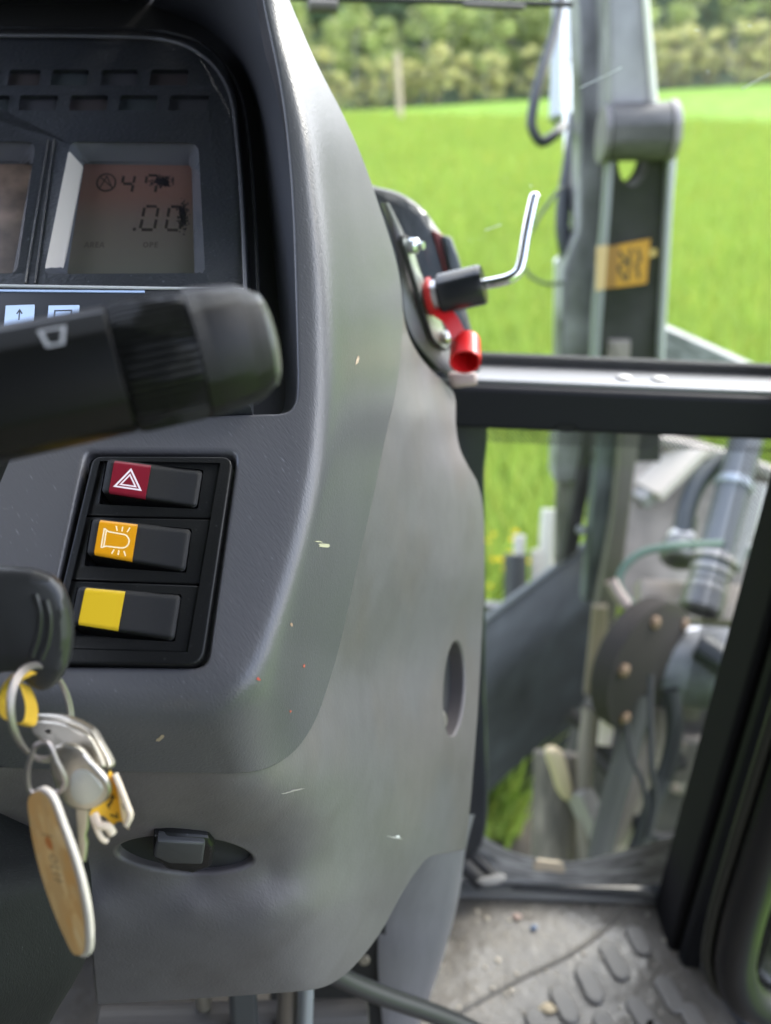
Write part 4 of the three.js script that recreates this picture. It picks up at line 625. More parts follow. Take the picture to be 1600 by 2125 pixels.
// grey corner panel with the battery switch
{
  const Q = (x, y) => P(x, y, 0.640 + 0.0006 * (x - 840));
  const t = thing('corner_panel', 'grey curved corner panel between the hood and the crossbar', 'panel', Q(880, 650));
  const L = smooth([[790, 420], [808, 470], [826, 540], [834, 600], [842, 660], [862, 708], [892, 745], [930, 782]], 40), R = smooth([[806, 420], [838, 486], [856, 540], [874, 590], [893, 640], [912, 690], [938, 735], [966, 780]], 40);
  obj('panel_skin', [grid(14, 40, (u, v) => { const i = Math.round(v * 40), a = L[i], b = R[i]; const x = lerp(a[0], b[0], u), y = lerp(a[1], b[1], u); return P(x, y, 0.640 + 0.0009 * (x - 840) + 0.018 * (1 - u) * (1 - u)); }), grid(2, 40, (u, v) => { const i = Math.round(v * 40), b = R[i]; return P(b[0], b[1], 0.640 + 0.0009 * (b[0] - 840) + u * 0.05); })], M({ c: [0.40, 0.39, 0.41], r: 0.5, map: rep(dustTex, 3) }), t);
  obj('panel_foot', [plate(plane(P(960, 790, 0.70), V(0, 0.3, 1)), roundPoly([[930, 772], [990, 772], [992, 800], [940, 806]], 8), 0.0, 0.02, 0.004)], M({ c: [0.36, 0.28, 0.26], r: 0.5 }), t);
  const b = thing('battery_switch', 'battery isolator switch with black barrel and bent chrome key on a metal plate', 'battery switch', P(900, 610, 0.66));
  const n = V(0.86, 0.12, 0.5).normalize(), o = P(896, 614, 0.668), mp = plane(o, n, V(0, 1, 0));
  const mA = smooth([[836, 492], [848, 494], [872, 560], [900, 620], [930, 716], [926, 722], [904, 706], [886, 660], [868, 600], [848, 535]], 50, true);
  obj('mounting_plate', [plate(mp, mA, -0.001, 0.003, 0.0006)], M({ c: [0.48, 0.50, 0.47], r: 0.38, m: 0.7 }), b);
  obj('gasket', [tube(mA.map((p) => mp.hit(p[0] - 4, p[1] + 2, -0.003)), 0.0022, true, 100, 8)], blackMatte, b);
  for (const [x, y] of [[853, 510], [922, 700]]) { const c = mp.hit(x, y, 0); obj('bolt', [lathe(c, n, [[0.006, 0], [0.006, 0.005], [0.003, 0.007], [0.003, 0.011], [0, 0.011]], 10)], M({ c: [0.6, 0.62, 0.62], r: 0.3, m: 1 }), b); }
  const ax = P(1008, 590, 0.655).sub(P(896, 616, 0.668)).normalize(), c0 = P(888, 617, 0.668);
  obj('red_collar', [lathe(c0, ax, [[0, 0], [0.0150, 0], [0.0155, 0.0015], [0.0155, 0.004], [0.013, 0.005]], 32)], M({ c: [0.45, 0.015, 0.015], r: 0.4 }), b);
  obj('steel_collar', [lathe(c0.clone().addScaledVector(ax, 0.004), ax, [[0.0125, 0], [0.0125, 0.005], [0.0115, 0.0055], [0.0125, 0.006], [0.0125, 0.010]], 32)], M({ c: [0.5, 0.5, 0.5], r: 0.3, m: 1 }), b);
  const brl = obj('barrel', [lathe(c0.clone().addScaledVector(ax, 0.010), ax, [[0.0, 0], [0.0152, 0], [0.0162, 0.0015], [0.0160, 0.034], [0.0150, 0.0365], [0, 0.037]], 40)], M({ c: [0.014, 0.015, 0.018], r: 0.22 }), b);
  obj('key_rod', [tube([[1004, 590, 0.655], [1030, 585, 0.652], [1056, 578, 0.650], [1074, 566, 0.649], [1082, 546, 0.648], [1092, 490, 0.645], [1100, 450, 0.643], [1109, 410, 0.640]].map((p) => P(...p)), 0.0044, false, 80, 16), new THREE.SphereGeometry(0.0044, 16, 10).translate(...P(1109, 410, 0.640).toArray())], chrome, b);
  const cap = thing('rubber_cap', 'bright red rubber cap hanging on a strap below the battery switch', 'cap', P(965, 735, 0.66));
  const red = M({ c: [0.62, 0.012, 0.016], r: 0.35 });
  const ca = P(966, 712, 0.672), cb = P(965, 764, 0.655), cx = cb.clone().sub(ca).normalize();
  obj('cap_shell', [lathe(ca.clone().addScaledVector(cx, -0.004), cx, [[0, 0], [0.010, 0.0], [0.0122, 0.002], [0.0128, 0.022], [0.0128, 0.026], [0.0108, 0.026], [0.0104, 0.006], [0, 0.005]], 36)], red, cap);
  const sp = smooth([[898, 632, 0.664], [915, 648, 0.662], [932, 660, 0.661], [944, 680, 0.662], [954, 702, 0.664]], 24);
  obj('strap', [grid(24, 2, (u, v) => { const c = sp[Math.round(u * 24)]; return P(c[0] + (v - 0.5) * 26, c[1] - (v - 0.5) * 18, c[2]); }), grid(24, 2, (u, v) => { const c = sp[Math.round(u * 24)]; return P(c[0] + (v - 0.5) * 26, c[1] - (v - 0.5) * 18, c[2] + 0.003); })], red, cap);
}
{ // unseen cab roof, and walls closed up to keep light off the dashboard
  const roof = obj('cab_roof', [new RoundedBoxGeometry(1.55, 0.08, 1.75, 3, 0.03).translate(-0.25, 3.0, 0.05)], M({ c: [0.10, 0.10, 0.10], r: 0.8 })); tag(roof, 'cab roof over the driver', null, null, 'structure');
  const wall = obj('light_blocking_wall', [new THREE.BoxGeometry(1.0, 0.66, 0.03).translate(-0.46, FLOOR + 0.33, WINZ - 0.02), new THREE.BoxGeometry(1.5, 1.72, 0.04).translate(-0.25, FLOOR + 0.86, 0.85), new THREE.BoxGeometry(0.04, 1.1, 1.7).translate(-1.02, FLOOR + 0.55, 0.02)], M({ c: [0.05, 0.05, 0.05], r: 0.8 })); tag(wall, 'unseen dark cab walls, closed at the rear to cut light on the dashboard', null, null, 'structure');
}
{ // unseen driver's seat, added behind the viewer to block light from the rear
  const t = thing('light_blocking_seat', 'unseen black driver seat added to block light from behind', 'seat', V(-0.2, FLOOR, 0.45)); const sm = M({ c: [0.03, 0.03, 0.032], r: 0.8 });
  obj('seat_cushion', [new RoundedBoxGeometry(0.52, 0.14, 0.50, 4, 0.05).translate(-0.2, FLOOR + 0.50, 0.45)], sm, t); obj('backrest', [new RoundedBoxGeometry(0.52, 0.85, 0.14, 4, 0.06).translate(-0.2, FLOOR + 0.98, 0.72)], sm, t); obj('pedestal', [new RoundedBoxGeometry(0.40, 0.43, 0.40, 3, 0.03).translate(-0.2, FLOOR + 0.215, 0.48)], sm, t);
}
// ================================================================== 7. FRONT LOADER AND TRACTOR NOSE OUTSIDE THE GLASS
const dustySteel = M({ c: [0.36, 0.35, 0.385], r: 0.5, m: 0.25, map: rep(smearTex, 2), bumpMap: rep(smearTex, 3), bumpScale: 0.001 });
const greyPaint = M({ c: [0.27, 0.28, 0.30], r: 0.5, map: rep(smearTex, 1.3) });
const charcoal = M({ c: [0.056, 0.050, 0.056], r: 0.7, specularIntensity: 0.5, map: rep(smearTex, 2) });
const hoseM = M({ c: [0.03, 0.033, 0.038], r: 0.5 });
const lz = vplane(-1.9), lz2 = vplane(-1.82), lz3 = vplane(-2.02);
{
  const t = thing('front_loader', 'grey steel front loader arm with pivot tube standing outside the window', 'loader', lz.hit(1280, 1200));
  const px = (pl, o, h, d, m, name, holes = [], bev = 0.006) => obj(name, [plate(pl, o, h, d, bev, holes)], m, t);
  px(lz, [[1196, -80], [1262, -80], [1268, 120], [1272, 300], [1262, 480], [1250, 700], [1242, 1000], [1150, 1000], [1163, 700], [1168, 560], [1200, 480], [1206, 240]], 0.0, 0.10, dustySteel, 'side_plate');
  px(lz2, [[1262, -90], [1338, -90], [1366, 240], [1268, 250]], 0.03, 0.16, M({ c: [0.42, 0.405, 0.44], r: 0.5, map: rep(smearTex, 1.5) }), 'lift_arm');
  px(lz2, [[1330, -90], [1341, -90], [1369, 240], [1356, 240]], 0.045, 0.02, M({ c: [0.70, 0.68, 0.62], r: 0.45 }), 'arm_lit_edge');  // paler strip paints the sunlit right edge onto the arm
  // pivot
  obj('pivot_tube', [bar(lz2.hit(1256, 276, 0.03), lz2.hit(1386, 272, 0.03), 0.053, 36)], M({ c: [0.095, 0.088, 0.085], r: 0.55, map: rep(smearTex, 2) }), t);
  obj('pivot_cap', [bar(lz2.hit(1384, 272, 0.03), lz2.hit(1400, 271, 0.03), 0.055, 36)], M({ c: [0.20, 0.18, 0.175], r: 0.5 }), t);
  obj('pivot_cap', [bar(lz2.hit(1246, 280, 0.03), lz2.hit(1258, 280, 0.03), 0.053, 36)], M({ c: [0.12, 0.11, 0.11], r: 0.5 }), t);
  px(lz2, [[1262, 240], [1400, 250], [1404, 310], [1394, 420], [1378, 700], [1372, 960], [1232, 960], [1240, 700], [1264, 420]], 0.0, 0.10, charcoal, 'bracket', [smooth([[1278, 316], [1316, 320], [1352, 322], [1350, 350], [1335, 380], [1310, 393], [1288, 380], [1278, 350]], 32, true)]);
  px(lz2, [[1390, 236], [1406, 240], [1408, 300], [1398, 420], [1382, 700], [1376, 900], [1364, 900], [1369, 700], [1384, 420]], 0.03, 0.03, M({ c: [0.34, 0.34, 0.36], r: 0.4, m: 0.3 }), 'bracket_flange');
  px(lz2, [[1262, 300], [1278, 310], [1262, 520], [1248, 700], [1240, 860], [1222, 860], [1232, 640], [1250, 460]], 0.03, 0.03, M({ c: [0.20, 0.205, 0.215], r: 0.45, m: 0.3 }), 'bracket_flange');
  px(lz2, roundPoly([[1262, 706], [1310, 706], [1306, 800], [1258, 800]], 4), 0.012, 0.02, M({ c: [0.18, 0.15, 0.135], r: 0.6 }), 'bracket_block');
  const dec = canvas(256, 256, (x) => { x.fillStyle = '#c98f24'; x.fillRect(0, 0, 256, 256); x.strokeStyle = '#33291a'; x.lineWidth = 19; x.beginPath(); for (const [a, b] of [[70, 120], [180, 205]]) { x.moveTo(a, 40); x.lineTo(b, 110); x.lineTo(a, 130); x.lineTo(b, 220); } x.moveTo(140, 30); x.lineTo(136, 225); x.stroke(); x.fillStyle = '#a2702c'; x.fillRect(0, 0, 70, 256); });
  const dm = M({ c: [0.72, 0.72, 0.72], r: 0.5, map: dec }); const q = (a, b) => lz2.hit(a, b, 0.0125);
  obj('decal', [quadSlab(q(1262, 512), q(1350, 496), q(1342, 588), q(1254, 600), lz2.n, 0.004)], dm, t).userData.label = 'orange warning sticker on the loader bracket';
  px(lz2, [[1238, 512], [1262, 508], [1255, 600], [1236, 604]], 0.034, 0.003, M({ c: [0.48, 0.33, 0.16], r: 0.5 }), 'decal_end', [], 0);
  px(lz2, [[1350, 518], [1364, 516], [1362, 532], [1348, 534]], 0.0125, 0.003, M({ c: [0.48, 0.33, 0.10], r: 0.5 }), 'decal_end', [], 0);
  // hydraulic pipes and bright rod
  obj('hydraulic_pipe', [tube([[1172, -90, 1.95], [1176, 60, 1.96], [1176, 180, 1.98], [1180, 300, 2.0], [1176, 380, 2.02]].map((p) => P(...p)), 0.013, false, 40, 14)], M({ c: [0.62, 0.63, 0.64], r: 0.25, m: 0.9 }), t);
  obj('hydraulic_pipe', [tube([[1192, -90, 1.9], [1196, 60, 1.92], [1198, 180, 1.94], [1198, 270, 1.96]].map((p) => P(...p)), 0.014, false, 40, 14)], M({ c: [0.66, 0.68, 0.68], r: 0.25, m: 0.9 }), t);
  obj('pipe_clamp', [beam(P(1185, 118, 1.92), P(1212, 132, 1.92), 0.02, 0.02)], M({ c: [0.24, 0.14, 0.10], r: 0.7 }), t);
  obj('cylinder_rod', [bar(P(1200, 292, 1.93), P(1195, 500, 2.02), 0.019, 28)], M({ c: [0.9, 0.9, 0.9], r: 0.22, m: 0.6 }), t);
  obj('cylinder_barrel', [bar(P(1184, 535, 2.06), P(1178, 900, 2.30), 0.042, 28)], M({ c: [0.55, 0.55, 0.54], r: 0.3, m: 0.4 }), t);
  obj('cylinder_shield', [bar(P(1172, -90, 2.1), P(1162, 250, 2.1), 0.028, 24)], M({ c: [0.36, 0.38, 0.41], r: 0.5, m: 0.4 }), t);
  // legs of the loader seen below the crossbar
  px(lz3, [[1140, 860], [1225, 860], [1220, 1000], [1200, 1150], [1152, 1176], [1158, 1010]], 0.0, 0.05, M({ c: [0.25, 0.235, 0.22], r: 0.6, map: rep(smearTex, 2) }), 'rear_leg');
  px(lz, [[1222, 850], [1250, 850], [1225, 1010], [1200, 1146], [1168, 1168], [1196, 1000]], 0.02, 0.08, charcoal, 'brace_leg');
  px(lz2, [[1246, 850], [1300, 850], [1284, 1100], [1262, 1250], [1210, 1250], [1232, 1000]], 0.01, 0.05, M({ c: [0.17, 0.185, 0.21], r: 0.45, m: 0.3, map: rep(smearTex, 2) }), 'front_leg');
  px(lz2, [[1294, 850], [1335, 850], [1310, 1050], [1285, 1250], [1250, 1450], [1215, 1450], [1240, 1250], [1272, 1080]], 0.06, 0.04, M({ c: [0.085, 0.075, 0.062], r: 0.6 }), 'leg_flange');
  px(lz2, [[1232, 1260], [1262, 1260], [1256, 1440], [1216, 1440]], 0.09, 0.02, M({ c: [0.15, 0.12, 0.075], r: 0.7 }), 'rusty_plate');
  obj('leg_pin', [bar(lz.hit(1203, 1098, 0.0), lz.hit(1207, 1100, 0.07), 0.012, 20)], M({ c: [0.2, 0.2, 0.2], r: 0.4, m: 0.7 }), t);
  // sloping brace on the right
  obj('cross_brace', [beam(lz3.hit(1330, 690), lz3.hit(1590, 805), 0.09, 0.075)], M({ c: [0.33, 0.34, 0.34], r: 0.5, map: rep(smearTex, 2) }), t);
}
tag(obj('hydraulic_hose', [tube([[1168, -20, 1.80], [1150, 70, 1.78], [1124, 150, 1.76], [1108, 215, 1.75], [1104, 265, 1.75], [1122, 294, 1.76], [1146, 284, 1.78], [1168, 262, 1.82]].map((p) => P(...p)), 0.011, false, 80, 12)], hoseM), 'black hydraulic hose hanging in a loop left of the loader arm', 'hose');
tag(obj('hydraulic_hose', [tube([[1196, 240, 1.90], [1184, 330, 1.88], [1170, 420, 1.87], [1168, 480, 1.87], [1178, 530, 1.88], [1198, 570, 1.9], [1206, 600, 1.92]].map((p) => P(...p)), 0.017, false, 80, 12)], hoseM), 'black hydraulic hose pressed against the bright cylinder rod of the loader', 'hose');
tag(obj('thin_cable', [tube([[1166, 388, 1.85], [1140, 420, 1.82], [1108, 470, 1.80], [1086, 530, 1.80], [1094, 566, 1.80], [1130, 588, 1.82], [1166, 586, 1.86], [1196, 574, 1.88]].map((p) => P(...p)), 0.004, false, 80, 8)], M({ c: [0.10, 0.12, 0.08], r: 0.6 })), 'thin grey cable looping behind the chrome switch key', 'cable');
// mudguard, drive parts
{
  const t = thing('front_mudguard', 'dark dusty plastic front mudguard rising behind the lower pane', 'mudguard', P(1150, 1350, 1.7));
  const top = smooth([[960, 1330, 2.48], [1012, 1284, 2.46], [1080, 1232, 2.44], [1150, 1180, 2.42], [1212, 1134, 2.40], [1250, 1112, 2.38], [1280, 1110, 2.37]], 40);
  obj('guard_shell', [grid(40, 20, (u, v) => { const c = top[Math.round(u * 40)]; return P(c[0] - 10 * v + 8 * v * v, c[1] + v * lerp(380, 300, u), c[2] - 0.02 - 0.14 * Math.sin(Math.min(1, v * 2.2) * 1.5) + 0.10 * v); })], M({ c: [0.034, 0.038, 0.040], r: 0.75, map: rep(smearTex, 1.4) }), t);
  obj('arch_liner', [plate(plane(P(1120, 1500, 2.62), V(0.1, 0.1, 1)), [[960, 1300], [1130, 1230], [1262, 1200], [1262, 1500], [1220, 1600], [1110, 1640], [960, 1660]], 0.0, 0.02, 0.004)], M({ c: [0.030, 0.033, 0.035], r: 0.8, map: rep(smearTex, 2) }), t);
  obj('guard_lip', [tube(top.map((c) => P(c[0], c[1], c[2] - 0.02)), 0.012, false, 60, 10)], M({ c: [0.10, 0.105, 0.11], r: 0.4 }), t);
}
{
  const t = thing('bonnet_panel', 'dusty pale grey sheet metal panel of the implement beyond the loader', 'implement', P(1450, 1080, 2.2));
  const pl = plane(P(1450, 1100, 2.35), V(-0.12, 0.62, 0.78).normalize(), V(1, 0, 0));
  const pale = M({ c: [0.44, 0.385, 0.34], r: 0.8, specularIntensity: 0.4, map: rep(smearTex, 1.1), bumpMap: rep(smearTex, 3), bumpScale: 0.002 });
  obj('panel', [plate(pl, [[1300, 900], [1440, 905], [1510, 938], [1600, 980], [1760, 1040], [1760, 1340], [1480, 1340], [1250, 1240], [1270, 1060]], 0.0, 0.03, 0.006)], pale, t);
  obj('edge_rail', [beam(pl.hit(1330, 905, 0.02), pl.hit(1520, 948, 0.02), 0.03, 0.03), beam(pl.hit(1520, 948, 0.02), pl.hit(1760, 1045, 0.02), 0.03, 0.03)], M({ c: [0.42, 0.38, 0.35], r: 0.7, specularIntensity: 0.5 }), t);
  obj('rib', [beam(pl.hit(1345, 1020, 0.02), pl.hit(1440, 925, 0.02), 0.10, 0.03)], M({ c: [0.46, 0.41, 0.36], r: 0.8, specularIntensity: 0.4 }), t);
  obj('rib', [beam(pl.hit(1325, 1040, 0.01), pl.hit(1400, 985, 0.01), 0.05, 0.04)], M({ c: [0.20, 0.195, 0.19], r: 0.5 }), t);
  obj('base_step', [plate(plane(P(1440, 1260, 1.85), V(0, 0.75, 0.66)), [[1330, 1200], [1560, 1215], [1560, 1290], [1372, 1282], [1330, 1250]], 0.0, 0.06, 0.006)], M({ c: [0.36, 0.30, 0.25], r: 0.6, map: rep(smearTex, 2) }), t);
  obj('base_shadow_plate', [plate(plane(P(1440, 1280, 1.88), V(0, 0.2, 1)), [[1360, 1274], [1580, 1290], [1580, 1320], [1370, 1300]], 0.0, 0.05, 0.004)], charcoal, t);
  obj('side_stay', [beam(P(1520, 1180, 1.8), P(1580, 1010, 1.9), 0.03, 0.03), beam(P(1480, 1150, 1.85), P(1600, 1140, 1.8), 0.02, 0.03)], M({ c: [0.28, 0.29, 0.28], r: 0.5 }), t);
}
const hyd = (lab, a, b, r, parts, m) => { const t = thing('hydraulic_cylinder', lab, 'hydraulic cylinder', a); obj('barrel', [bar(a, b, r, 28)], m, t); const ax = b.clone().sub(a); for (const [k, rr2, len, c] of parts) { const s = a.clone().addScaledVector(ax, k); obj('collar', [bar(s, s.clone().addScaledVector(ax.clone().normalize(), len), rr2, 28)], M({ c, r: 0.4, m: 0.4 }), t); } return t; };
hyd('grey hydraulic cylinder leaning right with a pale stepped collar', P(1452, 1270, 1.72), P(1560, 870, 1.86), 0.036, [[0.0, 0.044, 0.05, [0.10, 0.095, 0.09]], [0.10, 0.043, 0.012, [0.24, 0.225, 0.21]], [0.14, 0.041, 0.012, [0.20, 0.19, 0.18]], [0.18, 0.043, 0.016, [0.25, 0.235, 0.22]], [0.24, 0.046, 0.014, [0.32, 0.29, 0.27]], [0.62, 0.041, 0.02, [0.30, 0.32, 0.35]]], M({ c: [0.10, 0.105, 0.112], r: 0.5, m: 0.1 }));
hyd('dark hydraulic hose end with a white collar left of the leaning cylinder', P(1406, 1165, 1.80), P(1425, 1075, 1.86), 0.026, [[0.0, 0.040, 0.05, [0.16, 0.155, 0.15]], [0.45, 0.032, 0.016, [0.70, 0.66, 0.64]]], M({ c: [0.06, 0.06, 0.065], r: 0.4 }));
tag(obj('hydraulic_hose', [tube([[1416, 1120, 1.82], [1424, 1060, 1.84], [1446, 1005, 1.86], [1484, 968, 1.88], [1530, 945, 1.9]].map((p) => P(...p)), 0.022, false, 60, 14)], hoseM), 'dark hydraulic hose bending up from the white collar to the cylinder', 'hose');
tag(obj('grease_hose', [tube([[1500, 1128, 1.66], [1450, 1130, 1.64], [1390, 1134, 1.62], [1330, 1148, 1.62], [1296, 1176, 1.62], [1284, 1206, 1.62], [1294, 1236, 1.62], [1312, 1254, 1.62]].map((p) => P(...p)), 0.0075, false, 80, 10)], M({ c: [0.07, 0.105, 0.085], r: 0.7, specularIntensity: 0.4 })), 'thin green hose arching across in front of the pale panel', 'hose');
tag(obj('hose_sleeve', [tube([[1268, 1204, 1.60], [1280, 1228, 1.60], [1300, 1256, 1.60]].map((p) => P(...p)), 0.012, false, 20, 12)], M({ c: [0.24, 0.19, 0.17], r: 0.7, specularIntensity: 0.4 })), 'pinkish beige sleeve where the green hose ends', 'hose sleeve');
{
  const o = P(1308, 1368, 1.66), t = thing('drive_flange', 'black round drive flange with orange bolt heads beside the grey motor', 'flange', o);
  const ax = V(0.62, 0.12, 0.75).normalize();
  obj('disc', [lathe(o, ax, [[0, 0.0], [0.128, 0.0], [0.138, 0.01], [0.138, 0.05], [0.10, 0.06], [0, 0.065]], 40)], M({ c: [0.022, 0.019, 0.017], r: 0.8, specularIntensity: 0.25 }), t);
  for (let i = 0; i < 6; i++) { const x = ax.clone().cross(V(0, 1, 0)).normalize(), y = x.clone().cross(ax), a = i / 6 * 6.2832 + 0.4; const c = o.clone().addScaledVector(ax, 0.05).addScaledVector(x, 0.113 * Math.cos(a)).addScaledVector(y, 0.113 * Math.sin(a)); obj('bolt', [lathe(c, ax, [[0.013, 0], [0.013, 0.012], [0.006, 0.016], [0, 0.016]], 6)], M({ c: [0.11, 0.065, 0.035], r: 0.7 }), t); }
  const mt = thing('hydraulic_motor', 'grey round hydraulic motor housing right of the black flange', 'motor', P(1440, 1380, 1.72));
  obj('housing', [bar(P(1366, 1372, 1.72), P(1530, 1392, 1.66), 0.085, 36)], M({ c: [0.19, 0.195, 0.21], r: 0.5, map: rep(smearTex, 2) }), mt);
  obj('top_cover', [plate(plane(P(1440, 1310, 1.66), V(0, 0.8, 0.6)), roundPoly([[1366, 1294], [1500, 1300], [1506, 1345], [1370, 1335]], 10), 0.0, 0.05, 0.01)], M({ c: [0.40, 0.40, 0.42], r: 0.4, m: 0.2 }), mt);
  obj('outlet', [bar(P(1452, 1340, 1.62), P(1520, 1385, 1.58), 0.028, 24)], M({ c: [0.03, 0.032, 0.035], r: 0.5 }), mt);
  obj('under_block', [plate(plane(P(1400, 1470, 1.72), V(-0.2, 0.2, 1)), roundPoly([[1350, 1430], [1460, 1440], [1450, 1500], [1350, 1490]], 8), 0.0, 0.08, 0.01)], M({ c: [0.10, 0.085, 0.07], r: 0.7 }), mt);
}
// rods, hoses and pipes lower down
tag(obj('steel_strap', [plate(plane(P(1265, 1440, 1.60), V(0.1, 0.2, 1)), [[1262, 1328], [1282, 1336], [1290, 1380], [1282, 1470], [1270, 1550], [1242, 1548], [1254, 1450]], 0.0, 0.012, 0.003)], M({ c: [0.38, 0.31, 0.29], r: 0.6 })), 'pinkish grey flat steel strap hanging below the black flange', 'strap');
const lowHoses = [['thick dark hose running down from the flange towards the sill', [[1330, 1440, 1.62], [1312, 1520, 1.62], [1290, 1600, 1.62], [1262, 1700, 1.62], [1232, 1830, 1.6]], 0.024, [0.05, 0.048, 0.044]], ['brownish steel pipe slanting down between the dark hoses', [[1380, 1470, 1.66], [1350, 1560, 1.66], [1310, 1660, 1.66], [1262, 1780, 1.66], [1236, 1850, 1.66]], 0.026, [0.20, 0.17, 0.145]], ['thin black wire hanging in a slack curve beside the steel pipe', [[1300, 1500, 1.50], [1310, 1570, 1.48], [1335, 1630, 1.46], [1340, 1700, 1.46], [1330, 1760, 1.46]], 0.005, [0.02, 0.02, 0.02]], ['black wire hanging straight down nearest the door post', [[1350, 1400, 1.50], [1350, 1500, 1.48], [1354, 1600, 1.46], [1360, 1660, 1.46], [1346, 1740, 1.45]], 0.006, [0.02, 0.02, 0.02]]];
for (const [lab, pts, r, c] of lowHoses) tag(obj('lower_hose', [tube(pts.map((p) => P(...p)), r, false, 60, 12)], M({ c, r: 0.75, specularIntensity: 0.3 })), lab, 'hose');
{ // gearbox mass that closes the view under the loader
  const gb = thing('axle_gearbox', 'dark greasy gearbox casting low behind the hoses and pipes', 'gearbox', P(1380, 1700, 2.0)), gm = M({ c: [0.050, 0.042, 0.034], r: 0.8, map: rep(smearTex, 3), bumpMap: rep(smearTex, 5), bumpScale: 0.004 });
  obj('casting', [plate(plane(P(1380, 1660, 2.0), V(-0.1, 0.25, 1)), smooth([[1196, 1560], [1260, 1470], [1380, 1450], [1560, 1470], [1640, 1600], [1640, 1860], [1300, 1890], [1190, 1800]], 40, true), 0.0, 0.15, 0.03)], gm, gb);
  obj('flange', [bar(P(1290, 1560, 1.93), P(1300, 1562, 1.85), 0.07, 28)], gm, gb); obj('ribbed_cover', [plate(plane(P(1450, 1600, 1.93), V(-0.2, 0.3, 1)), roundPoly([[1400, 1530], [1520, 1540], [1500, 1660], [1390, 1650]], 14), 0.0, 0.05, 0.012)], M({ c: [0.20, 0.17, 0.14], r: 0.7, map: rep(smearTex, 3) }), gb);
  for (const [x, y] of [[1412, 1545], [1506, 1552], [1402, 1636], [1490, 1646]]) obj('bolt', [bar(P(x, y, 1.92), P(x - 1, y, 1.89), 0.010, 8)], M({ c: [0.16, 0.13, 0.10], r: 0.6, m: 0.5 }), gb);
}
for (const [lab, pts, r, c] of [['black hydraulic hose curving from the flange down past the gearbox', [[1392, 1430, 1.60], [1400, 1510, 1.60], [1386, 1590, 1.60], [1350, 1680, 1.60], [1320, 1780, 1.6]], 0.017, [0.022, 0.022, 0.022]], ['dark hose crossing behind the lower end of the steel strap', [[1180, 1480, 1.75], [1230, 1520, 1.74], [1280, 1580, 1.72], [1330, 1600, 1.7], [1420, 1580, 1.7]], 0.016, [0.03, 0.028, 0.026]], ['dusty brown pipe rising steeply at the left of the dark hoses', [[1226, 1470, 1.72], [1216, 1560, 1.72], [1212, 1660, 1.72], [1222, 1800, 1.72]], 0.018, [0.17, 0.145, 0.12]], ['black hose looping low in front of the gearbox', [[1296, 1640, 1.66], [1330, 1720, 1.64], [1390, 1740, 1.64], [1440, 1690, 1.66], [1470, 1600, 1.68]], 0.012, [0.018, 0.018, 0.018]]]) tag(obj('lower_hose', [tube(pts.map((p) => P(...p)), r, false, 60, 12)], M({ c, r: 0.75, specularIntensity: 0.3 })), lab, 'hose');
tag(obj('axle_housing', [bar(P(1160, 1560, 1.80), P(1145, 1840, 1.75), 0.055, 28, 0.045)], M({ c: [0.18, 0.15, 0.12], r: 0.8, map: rep(smearTex, 3) })), 'muddy brown round axle leg behind the bottom of the lower pane', 'axle');
tag(obj('pale_bracket', [plate(plane(P(1165, 1610, 1.70), V(0.2, 0.3, 1)), smooth([[1140, 1562], [1165, 1560], [1182, 1600], [1190, 1660], [1172, 1662], [1150, 1610]], 30, true), 0.0, 0.03, 0.008)], M({ c: [0.36, 0.29, 0.18], r: 0.7 })), 'yellowish pale bracket on top of the muddy axle leg', 'bracket');
tag(obj('lower_link', [beam(P(1200, 1640, 1.72), P(1300, 1850, 1.68), 0.04, 0.05)], M({ c: [0.20, 0.18, 0.165], r: 0.6 })), 'short grey steel link beside the muddy axle leg', 'link');
// posts left of the loader
for (const [lab, a, b, r, c] of [['tall pale steel pin standing left of the loader leg', [1140, 1056], [1132, 1200], 0.020, [0.48, 0.46, 0.40]], ['short pale steel pin next to the taller pin', [1118, 1140], [1116, 1230], 0.018, [0.48, 0.44, 0.38]], ['black rubber buffer post with a metal pin at the mudguard', [1070, 1150], [1068, 1270], 0.028, [0.03, 0.032, 0.035]]]) { const t = thing('steel_pin', lab, 'pin', P(b[0], b[1], 2.7)); obj('shaft', [bar(P(b[0], b[1], 2.7), P(a[0], a[1], 2.7), r * 1.38, 24)], M({ c, r: 0.5 }), t); if (c[0] < 0.1) obj('pin_tip', [bar(P(1077, 1152, 2.68), P(1078, 1110, 2.68), 0.019, 18)], M({ c: [0.45, 0.43, 0.42], r: 0.35, m: 0.4 }), t); }
tag(obj('lower_crossbar', [beam(P(960, 1258, 2.72), P(1080, 1266, 2.72), 0.035, 0.035)], M({ c: [0.12, 0.12, 0.12], r: 0.5 })), 'thin dark steel bar crossing low behind the left end of the lower pane', 'bar');
// wiper at the top edge of the view
{ const t = thing('windscreen_wiper', 'dark windscreen wiper crossing the upper window at the top of the view', 'wiper', P(1000, 5, 0.95)); obj('wiper_arm', [beam(P(600, -4, 0.95), P(1190, 10, 1.0), 0.008, 0.006)], blackMatte, t); obj('wiper_blade', [beam(P(960, 10, 0.97), P(1090, 16, 0.98), 0.006, 0.007)], M({ c: [0.09, 0.08, 0.07], r: 0.5 }), t); obj('wiper_pivot', [bar(P(640, 12, 0.95), P(700, 14, 0.955), 0.007, 14)], M({ c: [0.10, 0.09, 0.08], r: 0.5 }), t); }

